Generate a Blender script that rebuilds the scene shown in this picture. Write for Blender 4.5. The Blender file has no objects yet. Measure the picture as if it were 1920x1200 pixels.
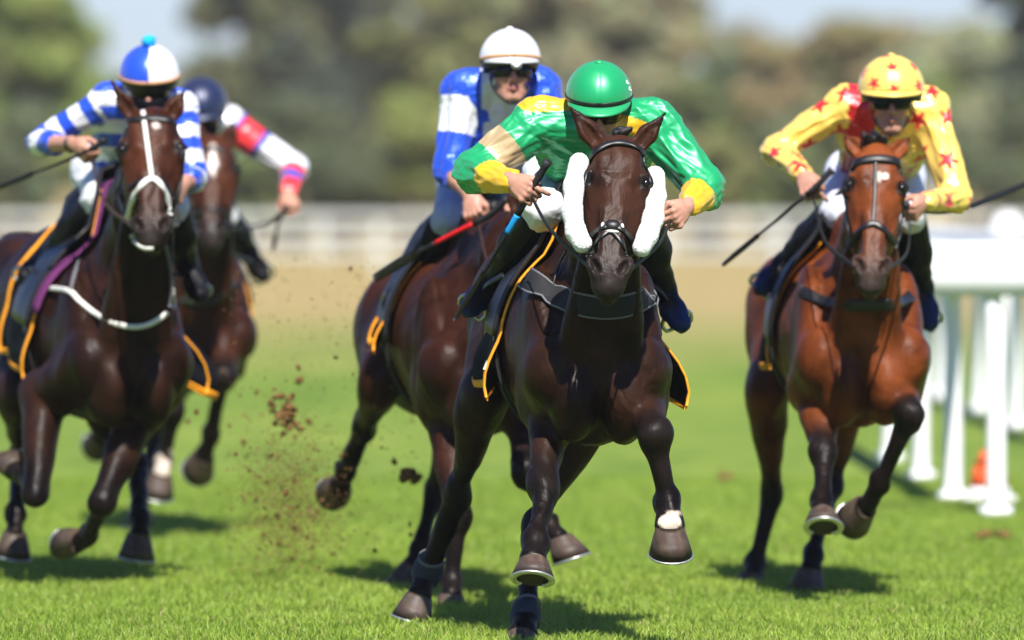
import bpy, math, random
import numpy as np
from mathutils import Vector, Matrix

random.seed(7)
rng = np.random.default_rng(7)
scene = bpy.context.scene
COL = scene.collection

# ------------------------------------------------------------------ camera
CAM_H = 1.68
FPX = 15600.0                       # focal length in pixels of the 1920 px wide photograph
PITCH = math.atan(260.0 / FPX)
cam_data = bpy.data.cameras.new('camera')
cam = bpy.data.objects.new('camera', cam_data)
COL.objects.link(cam)
cam.location = (0, 0, CAM_H)
cam.rotation_euler = (math.radians(90) - PITCH, 0, 0)
cam_data.sensor_width = 36.0
cam_data.lens = 36.0 * FPX / 1920.0
cam_data.clip_start = 1.0
cam_data.clip_end = 3000.0
cam_data.dof.use_dof = True
cam_data.dof.focus_distance = 29.9
cam_data.dof.aperture_fstop = 2.2
scene.camera = cam

# ------------------------------------------------------------------ sky, sun, exposure
SUN_EL, SUN_AZ = math.radians(51), math.radians(9)       # azimuth: to the right of "behind the camera"
world = bpy.data.worlds.new('World')
scene.world = world
world.use_nodes = True
wn = world.node_tree
sky = wn.nodes.new('ShaderNodeTexSky')
sky.sky_type = 'NISHITA'
sky.sun_disc = False
sky.sun_elevation = SUN_EL
sky.sun_rotation = math.pi - SUN_AZ                       # clockwise from +Y
sky.air_density = 1.0
sky.dust_density = 0.2
sky.ozone_density = 1.0
bg = wn.nodes['Background']
bg.inputs['Strength'].default_value = 0.052
tint = wn.nodes.new('ShaderNodeMix'); tint.data_type = 'RGBA'; tint.blend_type = 'MULTIPLY'
tint.inputs[0].default_value = 1.0
tint.inputs[7].default_value = (0.76, 0.91, 1.42, 1)       # a bluer day, the same all over the sky
wn.links.new(sky.outputs[0], tint.inputs[6])
wn.links.new(tint.outputs[2], bg.inputs['Color'])
sun_data = bpy.data.lights.new('sun', 'SUN')
sun_data.energy = 5.0
sun_data.angle = math.radians(0.5)
sun_data.color = (1.0, 0.955, 0.89)
sun = bpy.data.objects.new('sun', sun_data)
COL.objects.link(sun)
sun_from = Vector((math.sin(SUN_AZ) * math.cos(SUN_EL), -math.cos(SUN_AZ) * math.cos(SUN_EL), math.sin(SUN_EL)))
sun.rotation_euler = (-sun_from).to_track_quat('-Z', 'Y').to_euler()
scene.view_settings.view_transform = 'Standard'
scene.view_settings.look = 'None'
scene.view_settings.exposure = 0.86
scene.view_settings.gamma = 1.0
scene.view_settings.use_curve_mapping = False

# ------------------------------------------------------------------ small maths
def V3(*a):
    return np.array(a[0] if len(a) == 1 else a, dtype=np.float64)

def unit(v):
    v = np.asarray(v, float)
    return v / max(np.linalg.norm(v), 1e-9)

def lerp(a, b, t):
    return np.asarray(a, float) * (1 - t) + np.asarray(b, float) * t

_sp, _cp = math.sin(PITCH), math.cos(PITCH)
CAMP = V3(0, 0, CAM_H)

def ray(px, py):
    a = (px - 960.0) / FPX
    b = -(py - 600.0) / FPX
    return V3(a, _cp + b * _sp, -_sp + b * _cp)

def P(px, py, Y):
    """world point seen at pixel (px, py) of the photograph, Y metres out"""
    d = ray(px, py)
    return CAMP + d * (Y / d[1])

UP = V3(0, 0, 1)
XR = V3(1, 0, 0)

def sstep(a, b, x):
    t = np.clip((x - a) / (b - a), 0, 1)
    return t * t * (3 - 2 * t)

def srgb(r, g, b):
    f = lambda c: ((c / 255 + 0.055) / 1.055) ** 2.4 if c > 10 else c / 255 / 12.92
    return (f(r), f(g), f(b))

def waves(p, seed, n=6, freq=1.0):
    """cheap smooth noise, about -1..1, on points (N,3)"""
    r = np.random.default_rng(seed)
    out = np.zeros(len(p))
    for i in range(n):
        k = r.normal(size=3)
        k = k / np.linalg.norm(k) * freq * r.uniform(0.6, 1.6)
        out += np.sin(p @ k + r.uniform(0, 6.28) + 1.3 * np.sin(p @ (r.normal(size=3) * freq * 0.5) + r.uniform(0, 6.28)))
    return out / n * 1.6

# ------------------------------------------------------------------ scene tree
ORG = V3(0, 0, 0)

def tag(o, label=None, cat=None, group=None, kind=None):
    if label: o['label'] = label
    if cat: o['category'] = cat
    if group: o['group'] = group
    if kind: o['kind'] = kind
    return o

def thing(name, label, cat, loc, group=None):
    """an Empty at the thing's base; following mk() calls are relative to it"""
    global ORG
    o = bpy.data.objects.new(name, None)
    COL.objects.link(o)
    o.empty_display_size = 0.1
    o.location = loc
    ORG = V3(loc)
    return tag(o, label, cat, group)

def mk(name, verts, faces, mat, parent=None, col=None, smooth=True, org=None, mats=None, fmat=None):
    global ORG
    o0 = V3(org) if org is not None else ORG
    v = np.asarray(verts, np.float64) - o0
    me = bpy.data.meshes.new(name)
    if isinstance(faces, np.ndarray):
        nf, k = faces.shape
        me.vertices.add(len(v))
        me.vertices.foreach_set('co', v.astype(np.float32).ravel())
        me.loops.add(nf * k)
        me.loops.foreach_set('vertex_index', faces.astype(np.int32).ravel())
        me.polygons.add(nf)
        me.polygons.foreach_set('loop_start', np.arange(0, nf * k, k, dtype=np.int32))
        me.update(calc_edges=True)
    else:
        me.from_pydata([tuple(q) for q in v], [], faces)
        me.update()
    if smooth:
        me.polygons.foreach_set('use_smooth', np.ones(len(me.polygons), bool))
    if col is not None:
        c = np.ones((len(v), 4), np.float32)
        c[:, :3] = col
        at = me.color_attributes.new('col', 'FLOAT_COLOR', 'POINT')
        at.data.foreach_set('color', c.ravel())
    for m in (mats or [mat]):
        me.materials.append(m)
    if fmat is not None:
        me.polygons.foreach_set('material_index', np.asarray(fmat, np.int32))
    o = bpy.data.objects.new(name, me)
    COL.objects.link(o)
    if parent is not None:
        o.parent = parent
    else:
        o.location = o0
    return o

# ------------------------------------------------------------------ materials
def new_mat(name):
    m = bpy.data.materials.new(name)
    m.use_nodes = True
    nt = m.node_tree
    return m, nt, nt.nodes['Principled BSDF']

def N(nt, typ, **kw):
    n = nt.nodes.new(typ)
    for k, v in kw.items():
        if k.startswith('i_'):
            n.inputs[k[2:].replace('_', ' ')].default_value = v
        else:
            setattr(n, k, v)
    return n

def noise_node(nt, scale, detail=4, rough=0.6, vec=None, stretch=None, dist=0.0):
    n = N(nt, 'ShaderNodeTexNoise')
    n.inputs['Scale'].default_value = scale
    n.inputs['Detail'].default_value = detail
    n.inputs['Roughness'].default_value = rough
    n.inputs['Distortion'].default_value = dist
    tc = N(nt, 'ShaderNodeTexCoord')
    if stretch:
        mp = N(nt, 'ShaderNodeMapping')
        mp.inputs['Scale'].default_value = stretch
        nt.links.new(tc.outputs['Object'], mp.inputs['Vector'])
        nt.links.new(mp.outputs[0], n.inputs['Vector'])
    else:
        nt.links.new(tc.outputs['Object'], n.inputs['Vector'])
    return n

def ramp(nt, src, p0, p1, c0=(0, 0, 0, 1), c1=(1, 1, 1, 1)):
    r = N(nt, 'ShaderNodeValToRGB')
    r.color_ramp.elements[0].position = p0
    r.color_ramp.elements[1].position = p1
    r.color_ramp.elements[0].color = c0
    r.color_ramp.elements[1].color = c1
    nt.links.new(src, r.inputs[0])
    return r

def mult(nt, a, b):
    m = N(nt, 'ShaderNodeMix', data_type='RGBA', blend_type='MULTIPLY')
    m.inputs[0].default_value = 1.0
    nt.links.new(a, m.inputs[6])
    nt.links.new(b, m.inputs[7])
    return m.outputs[2]

def bump_chain(nt, b, layers):
    prev = None
    for src, strength, dist in layers:
        n = N(nt, 'ShaderNodeBump')
        n.inputs['Strength'].default_value = strength
        n.inputs['Distance'].default_value = dist
        nt.links.new(src, n.inputs['Height'])
        if prev is not None:
            nt.links.new(prev, n.inputs['Normal'])
        prev = n.outputs[0]
    nt.links.new(prev, b.inputs['Normal'])

def solid(name, color, rough=0.5, spec=0.5, metal=0.0, var=0.25, scale=30.0, bump=0.2, bdist=0.002, sheen=0.0, attr=False, coat=0.0):
    """one material with a slightly uneven colour and relief; colour from the vertex attribute when attr"""
    m, nt, b = new_mat(name)
    n = noise_node(nt, scale, 5)
    v = ramp(nt, n.outputs[0], 0.3, 0.7, (1 - var, 1 - var, 1 - var, 1), (1 + var * 0.4,) * 3 + (1,))
    if attr:
        a = N(nt, 'ShaderNodeAttribute', attribute_name='col')
        c = a.outputs['Color']
    else:
        rgb = N(nt, 'ShaderNodeRGB')
        rgb.outputs[0].default_value = (*color, 1)
        c = rgb.outputs[0]
    nt.links.new(mult(nt, c, v.outputs[0]), b.inputs['Base Color'])
    b.inputs['Roughness'].default_value = rough
    b.inputs['Specular IOR Level'].default_value = spec
    b.inputs['Metallic'].default_value = metal
    b.inputs['Sheen Weight'].default_value = sheen
    b.inputs['Coat Weight'].default_value = coat
    if bump:
        bump_chain(nt, b, [(n.outputs[0], bump, bdist)])
    return m

def coat_material():
    m, nt, b = new_mat('horse_coat')
    a = N(nt, 'ShaderNodeAttribute', attribute_name='col')
    big = noise_node(nt, 5.0, 4, 0.55, dist=0.6)
    fine = noise_node(nt, 60.0, 6, 0.7, stretch=(1.6, 1.0, 0.35))
    vein = noise_node(nt, 9.0, 3, 0.5, stretch=(1, 1, 0.5), dist=1.4)
    r1 = ramp(nt, big.outputs[0], 0.34, 0.66, (0.52, 0.47, 0.44, 1), (1.5, 1.4, 1.3, 1))
    r2 = ramp(nt, fine.outputs[0], 0.3, 0.75, (0.78, 0.78, 0.78, 1), (1.18, 1.18, 1.18, 1))
    nt.links.new(mult(nt, mult(nt, a.outputs['Color'], r1.outputs[0]), r2.outputs[0]), b.inputs['Base Color'])
    rr = ramp(nt, big.outputs[0], 0.3, 0.75, (0.36,) * 3 + (1,), (0.50,) * 3 + (1,))
    nt.links.new(rr.outputs[0], b.inputs['Roughness'])
    b.inputs['Specular IOR Level'].default_value = 0.11
    vr = ramp(nt, vein.outputs[0], 0.44, 0.56)
    bump_chain(nt, b, [(vr.outputs[0], 0.25, 0.006), (big.outputs[0], 0.5, 0.03), (fine.outputs[0], 0.35, 0.003)])
    return m

def satin_material(name='racing_silk', rough=0.39):
    m, nt, b = new_mat(name)
    a = N(nt, 'ShaderNodeAttribute', attribute_name='col')
    nt.links.new(a.outputs['Color'], b.inputs['Base Color'])
    b.inputs['Roughness'].default_value = rough
    b.inputs['Metallic'].default_value = 0.22
    b.inputs['Specular IOR Level'].default_value = 0.65
    b.inputs['Specular Tint'].default_value = (1, 1, 1, 1)
    b.inputs['Sheen Weight'].default_value = 0.15
    n1 = noise_node(nt, 5.5, 2, 0.5, dist=1.0)
    n1.noise_type = 'RIDGED_MULTIFRACTAL'
    n2 = noise_node(nt, 420.0, 2, 0.5)
    bump_chain(nt, b, [(n1.outputs[0], 0.14, 0.02), (n2.outputs[0], 0.12, 0.0006)])
    return m

M = {}
M['coat'] = coat_material()
M['silk'] = satin_material()
M['skin'] = solid('skin', (0.5, 0.26, 0.18), 0.5, 0.4, var=0.18, scale=55, bump=0.25, bdist=0.0015, attr=True)
M['fabric_white'] = solid('breeches_fabric', (0.76, 0.76, 0.79), 0.6, 0.3, var=0.05, scale=40, bump=0.3, bdist=0.004, attr=True)
M['boot'] = solid('boot_leather', (0.006, 0.006, 0.008), 0.45, 0.12, var=0.3, scale=25, bump=0.25, bdist=0.004, attr=True)
M['leather'] = solid('black_leather', (0.009, 0.008, 0.008), 0.42, 0.5, var=0.35, scale=60, bump=0.3, bdist=0.001)
M['leather_brown'] = solid('brown_leather', (0.06, 0.02, 0.012), 0.45, 0.5, var=0.35, scale=60)
M['rubber'] = solid('rein_rubber', (0.02, 0.02, 0.021), 0.6, 0.3, var=0.3, scale=150, bump=0.5)
M['white_strap'] = solid('white_strap', (0.72, 0.7, 0.64), 0.55, 0.4, var=0.15, scale=50)
M['grey_web'] = solid('grey_webbing', (0.02, 0.02, 0.022), 0.75, 0.2, var=0.3, scale=120, bump=0.4)
M['grey_edge'] = solid('grey_piping', (0.13, 0.13, 0.14), 0.6, 0.3, var=0.2, scale=80)
M['cloth_navy'] = solid('saddle_cloth_fabric', (0.004, 0.0045, 0.009), 0.85, 0.15, var=0.3, scale=45, bump=0.4, bdist=0.004)
M['fetlock_neoprene'] = solid('fetlock_boot_neoprene', (0.03, 0.033, 0.045), 0.7, 0.3, var=0.25, scale=60, bump=0.3)
M['orange'] = solid('orange_trim', (0.83, 0.32, 0.012), 0.6, 0.3, var=0.2, scale=60, bump=0.3)
M['purple'] = solid('purple_pad', (0.13, 0.025, 0.11), 0.75, 0.2, var=0.2, scale=50)
M['steel'] = solid('steel', (0.5, 0.5, 0.51), 0.42, 0.5, metal=1.0, var=0.2, scale=40, bump=0.1)
M['shoe'] = solid('horseshoe_metal', (0.7, 0.7, 0.69), 0.4, 0.5, metal=0.85, var=0.3, scale=60, bump=0.3)
M['horn'] = solid('hoof_horn', (0.1, 0.07, 0.05), 0.55, 0.4, var=0.45, scale=35, bump=0.4, bdist=0.003, attr=True)
M['hair'] = solid('black_hair', (0.006, 0.005, 0.005), 0.5, 0.4, var=0.4, scale=90, bump=0.8, bdist=0.006)
M['eye'] = solid('horse_eye', (0.005, 0.003, 0.002), 0.14, 0.4, var=0.2, scale=40, bump=0.0)
M['fleece'] = solid('sheepskin', (0.82, 0.82, 0.79), 0.95, 0.1, var=0.1, scale=170, bump=0.9, bdist=0.006, sheen=0.3)
M['cap_shell'] = solid('helmet_lining', (0.006, 0.006, 0.007), 0.4, 0.5, var=0.3, scale=40)
M['visor'] = solid('goggle_lens', (0.004, 0.004, 0.005), 0.14, 0.25, var=0.2, scale=20, bump=0.0)
M['lining_tan'] = solid('tan_elastic', (0.6, 0.3, 0.13), 0.6, 0.3, var=0.15)
M['blue_tape'] = solid('blue_tape', (0.01, 0.28, 0.65), 0.55, 0.4, var=0.2)
M['red_stick'] = solid('red_grip', (0.65, 0.01, 0.015), 0.4, 0.4, var=0.2)
M['pompom'] = solid('pompom_wool', (0.02, 0.42, 0.85), 0.9, 0.1, var=0.3, scale=120, bump=0.9, bdist=0.006)
M['white_pvc'] = solid('white_rail_pvc', (0.8, 0.8, 0.8), 0.4, 0.5, var=0.08, scale=6, bump=0.05)
M['old_white'] = solid('weathered_white_paint', (0.54, 0.56, 0.53), 0.6, 0.3, var=0.2, scale=3, bump=0.1)
M['cone_orange'] = solid('cone_orange', (0.75, 0.1, 0.02), 0.5, 0.4, var=0.15)
M['bark'] = solid('bark', (0.11, 0.085, 0.06), 0.9, 0.2, var=0.45, scale=6, bump=0.9, bdist=0.03)
M['soil'] = solid('soil', (0.13, 0.075, 0.04), 0.95, 0.1, var=0.5, scale=60, bump=0.9, bdist=0.006, attr=True)
# ------------------------------------------------------------------ signed distance fields -> meshes
class SDF:
    def __init__(s):
        s.p = []
    def cone(s, a, b, ra, rb, k=0.03, flat=None, col=None, nm='', sub=False):
        s.p.append(dict(t=0, a=V3(a), b=V3(b), ra=ra, rb=rb, k=k, flat=flat, col=col, nm=nm, sub=sub))
        return s
    def ell(s, c, r, R=None, k=0.03, col=None, nm='', sub=False):
        if np.isscalar(r): r = (r, r, r)
        s.p.append(dict(t=1, c=V3(c), r=V3(r), R=np.eye(3) if R is None else np.asarray(R, float), k=k, col=col, nm=nm, sub=sub))
        return s
    @staticmethod
    def dist(q, x, y, z):
        if q['t'] == 0:
            a, ba = q['a'], q['b'] - q['a']
            bb = max(float(ba @ ba), 1e-9)
            px, py, pz = x - a[0], y - a[1], z - a[2]
            h = np.clip((px * ba[0] + py * ba[1] + pz * ba[2]) / bb, 0, 1)
            vx, vy, vz = px - ba[0] * h, py - ba[1] * h, pz - ba[2] * h
            f = 1.0
            if q['flat'] is not None:
                n, f = q['flat']
                m = (vx * n[0] + vy * n[1] + vz * n[2]) * (1.0 / f - 1.0)
                vx, vy, vz = vx + n[0] * m, vy + n[1] * m, vz + n[2] * m
            d = np.sqrt(vx * vx + vy * vy + vz * vz) - (q['ra'] + (q['rb'] - q['ra']) * h)
            return (d * f if f < 1 else d), h
        c, r, R = q['c'], q['r'], q['R']
        px, py, pz = x - c[0], y - c[1], z - c[2]
        k0 = k1 = 0.0
        for i in range(3):
            u = px * R[0, i] + py * R[1, i] + pz * R[2, i]
            k0 = k0 + (u / r[i]) ** 2
            k1 = k1 + (u / (r[i] * r[i])) ** 2
        k0 = np.sqrt(k0)
        return k0 * (k0 - 1.0) / (np.sqrt(k1) + 1e-6), None
    @staticmethod
    def comb(D, d, q):
        k = q['k']
        if q['sub']:
            h = np.maximum(k - np.abs(D + d), 0) / k
            return np.maximum(D, -d) + h * h * k * 0.25
        h = np.maximum(k - np.abs(D - d), 0) / k
        return np.minimum(D, d) - h * h * k * 0.25
    def box(s, q):
        if q['t'] == 0:
            R = max(q['ra'], q['rb']) * (max(1.0, q['flat'][1]) if q['flat'] is not None else 1.0)
            return np.minimum(q['a'], q['b']) - R, np.maximum(q['a'], q['b']) + R
        e = np.sqrt(((q['R'] * q['r'][None, :]) ** 2).sum(1))
        return q['c'] - e, q['c'] + e
    def eval(s, pts):
        x, y, z = (pts[:, i] for i in range(3))
        D = np.full(len(pts), 10.0)
        lo, hi = pts.min(0), pts.max(0)
        for q in s.p:
            d, _ = s.dist(q, x, y, z)
            D = s.comb(D, d, q)
        return D
    def mesh(s, h):
        los, his = zip(*[s.box(q) for q in s.p if not q['sub']])
        lo = np.min(los, 0) - 4 * h
        hi = np.max(his, 0) + 4 * h
        n = np.ceil((hi - lo) / h).astype(int) + 1
        ax = [(lo[i] + h * np.arange(n[i])).astype(np.float32) for i in range(3)]
        D = np.full(tuple(n), 1.0, np.float32)
        for q in s.p:
            a, b = s.box(q)
            m = q['k'] + 2.5 * h
            i0 = np.clip(np.floor((a - m - lo) / h).astype(int), 0, n)
            i1 = np.clip(np.ceil((b + m - lo) / h).astype(int) + 1, 0, n)
            if np.any(i1 <= i0): continue
            sl = tuple(slice(i0[i], i1[i]) for i in range(3))
            x = ax[0][sl[0]][:, None, None]; y = ax[1][sl[1]][None, :, None]; z = ax[2][sl[2]][None, None, :]
            d, _ = s.dist(q, x, y, z)
            D[sl] = s.comb(D[sl], d.astype(np.float32), q)
        return surface_nets(D, lo, h)
    def colors(s, v, default, sharp=0.015):
        acc = np.zeros((len(v), 3)); w = np.zeros(len(v))
        x, y, z = (v[:, i].astype(np.float32) for i in range(3))
        for q in s.p:
            if q['sub']: continue
            lo, hi = s.box(q)
            m = np.all((v > lo - 0.08) & (v < hi + 0.08), axis=1)
            if not m.any(): continue
            d, hh = s.dist(q, x[m], y[m], z[m])
            e = np.exp(-np.clip(d, -0.05, 0.2) / sharp)
            c = q['col'] if q['col'] is not None else default
            if isinstance(c[0], (tuple, list, np.ndarray)):
                cc = np.asarray(c[0])[None] * (1 - hh[:, None]) + np.asarray(c[1])[None] * hh[:, None]
            else:
                cc = np.asarray(c, float)[None]
            acc[m] += e[:, None] * cc
            w[m] += e
        w0 = np.maximum(w, 1e-9)
        out = acc / w0[:, None]
        out[w < 1e-8] = default if not isinstance(default[0], (tuple, list)) else default[0]
        return out
    def nearest(s, v):
        best = np.full(len(v), 9.0); idx = np.zeros(len(v), int); tt = np.zeros(len(v))
        for i, q in enumerate(s.p):
            if q['sub']: continue
            d, hh = s.dist(q, v[:, 0], v[:, 1], v[:, 2])
            m = d < best
            best[m] = d[m]; idx[m] = i
            if hh is not None: tt[m] = hh[m]
        return idx, tt
    def trace(s, o, d, off, tmax, steps=45):
        """march rays (o,d unit) to distance off; returns points and hit flags"""
        t = np.zeros(len(o))
        done = np.zeros(len(o), bool)
        for _ in range(steps):
            D = s.eval(o + d * t[:, None]) - off
            done = np.abs(D) < 0.0015
            t = t + np.where(done, 0, np.clip(D * 0.85, -0.05, 0.3))
            if np.all(done | (t > tmax)): break
        return o + d * t[:, None], (t < tmax) & (np.abs(s.eval(o + d * t[:, None]) - off) < 0.02)
    def grad(s, pts, e=0.006):
        g = np.zeros_like(pts)
        for i in range(3):
            dd = np.zeros(3); dd[i] = e
            g[:, i] = s.eval(pts + dd) - s.eval(pts - dd)
        return g / np.maximum(np.linalg.norm(g, axis=1), 1e-9)[:, None]
    def snap(s, pts, off, n=8):
        p = np.array(pts, float)
        for _ in range(n):
            p = p - s.grad(p) * ((s.eval(p) - off) * 0.9)[:, None]
        return p

def surface_nets(D, lo, h):
    S = D < 0
    c = [S[i:S.shape[0] - 1 + i, j:S.shape[1] - 1 + j, k:S.shape[2] - 1 + k] for i in (0, 1) for j in (0, 1) for k in (0, 1)]
    allin = c[0].copy(); anyin = c[0].copy()
    for q in c[1:]:
        allin &= q; anyin |= q
    act = anyin & ~allin
    flat = np.flatnonzero(act)
    cells = np.stack(np.unravel_index(flat, act.shape), 1)
    idx = np.full(act.shape, -1, np.int32)
    idx.ravel()[flat] = np.arange(len(flat), dtype=np.int32)
    offs = [(i, j, k) for i in (0, 1) for j in (0, 1) for k in (0, 1)]
    val = [D[cells[:, 0] + o[0], cells[:, 1] + o[1], cells[:, 2] + o[2]] for o in offs]
    acc = np.zeros((len(cells), 3)); w = np.zeros(len(cells))
    for a in range(8):
        for b in range(a + 1, 8):
            da = np.array(offs[b]) - np.array(offs[a])
            if np.abs(da).sum() != 1: continue
            m = (val[a] < 0) != (val[b] < 0)
            t = val[a][m] / (val[a][m] - val[b][m])
            acc[m] += np.array(offs[a])[None] + t[:, None] * da[None]
            w[m] += 1
    V = (cells + acc / w[:, None]) * h + lo
    F = []
    for ax in range(3):
        sl0 = [slice(None)] * 3; sl1 = [slice(None)] * 3
        sl0[ax] = slice(0, -1); sl1[ax] = slice(1, None)
        A, B = S[tuple(sl0)], S[tuple(sl1)]
        ch = np.argwhere(A != B)
        o1, o2 = [(1, 2), (2, 0), (0, 1)][ax]
        ok = (ch[:, o1] > 0) & (ch[:, o2] > 0) & (ch[:, o1] < D.shape[o1] - 1) & (ch[:, o2] < D.shape[o2] - 1)
        ch = ch[ok]
        q = []
        for (u, v) in ((-1, -1), (0, -1), (0, 0), (-1, 0)):
            cc = ch.copy(); cc[:, o1] += u; cc[:, o2] += v
            q.append(idx[cc[:, 0], cc[:, 1], cc[:, 2]])
        q = np.stack(q, 1)
        inside = A[tuple(ch.T)]
        q[~inside] = q[~inside][:, ::-1]
        F.append(q)
    return V, np.concatenate(F)

def vnormals(V, F):
    n = np.cross(V[F[:, 2]] - V[F[:, 0]], V[F[:, 3]] - V[F[:, 1]])
    out = np.zeros_like(V)
    for i in range(4):
        np.add.at(out, F[:, i], n)
    return out / np.maximum(np.linalg.norm(out, axis=1), 1e-12)[:, None]

# ------------------------------------------------------------------ plain mesh pieces
def catmull(pts, per=6):
    p = np.asarray(pts, float)
    if len(p) < 3:
        return np.stack([lerp(p[0], p[-1], t) for t in np.linspace(0, 1, per + 1)])
    q = np.vstack([2 * p[0] - p[1], p, 2 * p[-1] - p[-2]])
    out = []
    for i in range(1, len(q) - 2):
        for t in np.linspace(0, 1, per, endpoint=False):
            a, b, c, d = q[i - 1], q[i], q[i + 1], q[i + 2]
            out.append(0.5 * (2 * b + (c - a) * t + (2 * a - 5 * b + 4 * c - d) * t * t + (3 * b - a - 3 * c + d) * t ** 3))
    out.append(p[-1])
    return np.array(out)

def tube(pts, rad, seg=8, caps=True):
    p = np.asarray(pts, float); n = len(p)
    rad = np.broadcast_to(np.asarray(rad, float), (n,)) if np.ndim(rad) == 0 else np.interp(np.linspace(0, 1, n), np.linspace(0, 1, len(rad)), rad)
    T = np.gradient(p, axis=0)
    V, F = [], []
    ref = V3(0.3, 0.2, 0.93)
    for i in range(n):
        t = unit(T[i]); a = np.cross(t, ref)
        if np.linalg.norm(a) < 0.1: a = np.cross(t, XR)
        a = unit(a); b = np.cross(t, a)
        for k in range(seg):
            th = 2 * math.pi * k / seg
            V.append(p[i] + rad[i] * (a * math.cos(th) + b * math.sin(th)))
    for i in range(n - 1):
        for k in range(seg):
            k2 = (k + 1) % seg
            F.append((i * seg + k, i * seg + k2, (i + 1) * seg + k2, (i + 1) * seg + k))
    if caps:
        F.append(tuple(range(seg))[::-1]); F.append(tuple((n - 1) * seg + k for k in range(seg)))
    return np.array(V), F

def ribbon(pts, nor, width, thick, closed=False):
    """flat strap with a rounded section along pts, nor = outward normals"""
    p = np.asarray(pts, float); nn = np.asarray(nor, float); n = len(p)
    T = np.gradient(p, axis=0)
    w = np.broadcast_to(np.asarray(width, float), (n,)) if np.ndim(width) == 0 else np.interp(np.linspace(0, 1, n), np.linspace(0, 1, len(width)), width)
    V, F = [], []
    sec = [(-.5, 0), (-.42, .8), (-.15, 1), (.15, 1), (.42, .8), (.5, 0), (.4, -.5), (-.4, -.5)]
    m = len(sec)
    for i in range(n):
        t = unit(T[i]); s = unit(np.cross(t, nn[i])); u = unit(np.cross(s, t))
        if u @ nn[i] < 0: u = -u
        for a, b in sec:
            V.append(p[i] + s * a * w[i] + u * b * thick)
    for i in range(n - 1):
        for k in range(m):
            k2 = (k + 1) % m
            F.append((i * m + k, i * m + k2, (i + 1) * m + k2, (i + 1) * m + k))
    F.append(tuple(range(m))); F.append(tuple((n - 1) * m + k for k in range(m))[::-1])
    return np.array(V), F

def grid_faces(nu, nv, wrap=False):
    F = []
    for i in range(nu - 1):
        for j in range(nv if wrap else nv - 1):
            j2 = (j + 1) % nv
            F.append((i * nv + j, i * nv + j2, (i + 1) * nv + j2, (i + 1) * nv + j))
    return F

def slab(G, nor, thick):
    """thick sheet from a grid G (nu,nv,3) with normals: outer face, inner face, rim"""
    nu, nv = G.shape[:2]
    a = (G + nor * thick * 0.5).reshape(-1, 3); b = (G - nor * thick * 0.5).reshape(-1, 3)
    F = grid_faces(nu, nv); n = nu * nv
    F2 = [tuple(n + q for q in f[::-1]) for f in F]
    rim = []
    loop = [j for j in range(nv)] + [i * nv + nv - 1 for i in range(1, nu)] + [(nu - 1) * nv + j for j in range(nv - 2, -1, -1)] + [i * nv for i in range(nu - 2, 0, -1)]
    for q in range(len(loop)):
        x, y = loop[q], loop[(q + 1) % len(loop)]
        rim.append((y, x, n + x, n + y))
    return np.vstack([a, b]), F + F2 + rim

def ball(c, r, nu=10, nv=14, R=None):
    r = V3(r, r, r) if np.isscalar(r) else V3(r)
    R = np.eye(3) if R is None else R
    V, F = [], []
    for i in range(nu + 1):
        th = math.pi * i / nu
        for j in range(nv):
            ph = 2 * math.pi * j / nv
            V.append(c + R @ (r * V3(math.sin(th) * math.cos(ph), math.sin(th) * math.sin(ph), math.cos(th))))
    return np.array(V), grid_faces(nu + 1, nv, True)

def join(parts):
    V, F, n = [], [], 0
    for v, f in parts:
        V.append(v); F += [tuple(n + q for q in g) for g in f]; n += len(v)
    return np.vstack(V), F

def box_mesh(c, sx, sy, sz, R=None):
    R = np.eye(3) if R is None else R
    V = [V3(c) + R @ V3(sx * a / 2, sy * b / 2, sz * d / 2) for a in (-1, 1) for b in (-1, 1) for d in (-1, 1)]
    return np.array(V), [(0, 1, 3, 2), (4, 6, 7, 5), (0, 4, 5, 1), (2, 3, 7, 6), (0, 2, 6, 4), (1, 5, 7, 3)]
# ------------------------------------------------------------------ horses
def frame3(x, y, z):
    return np.stack([x, y, z], 1)

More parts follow.
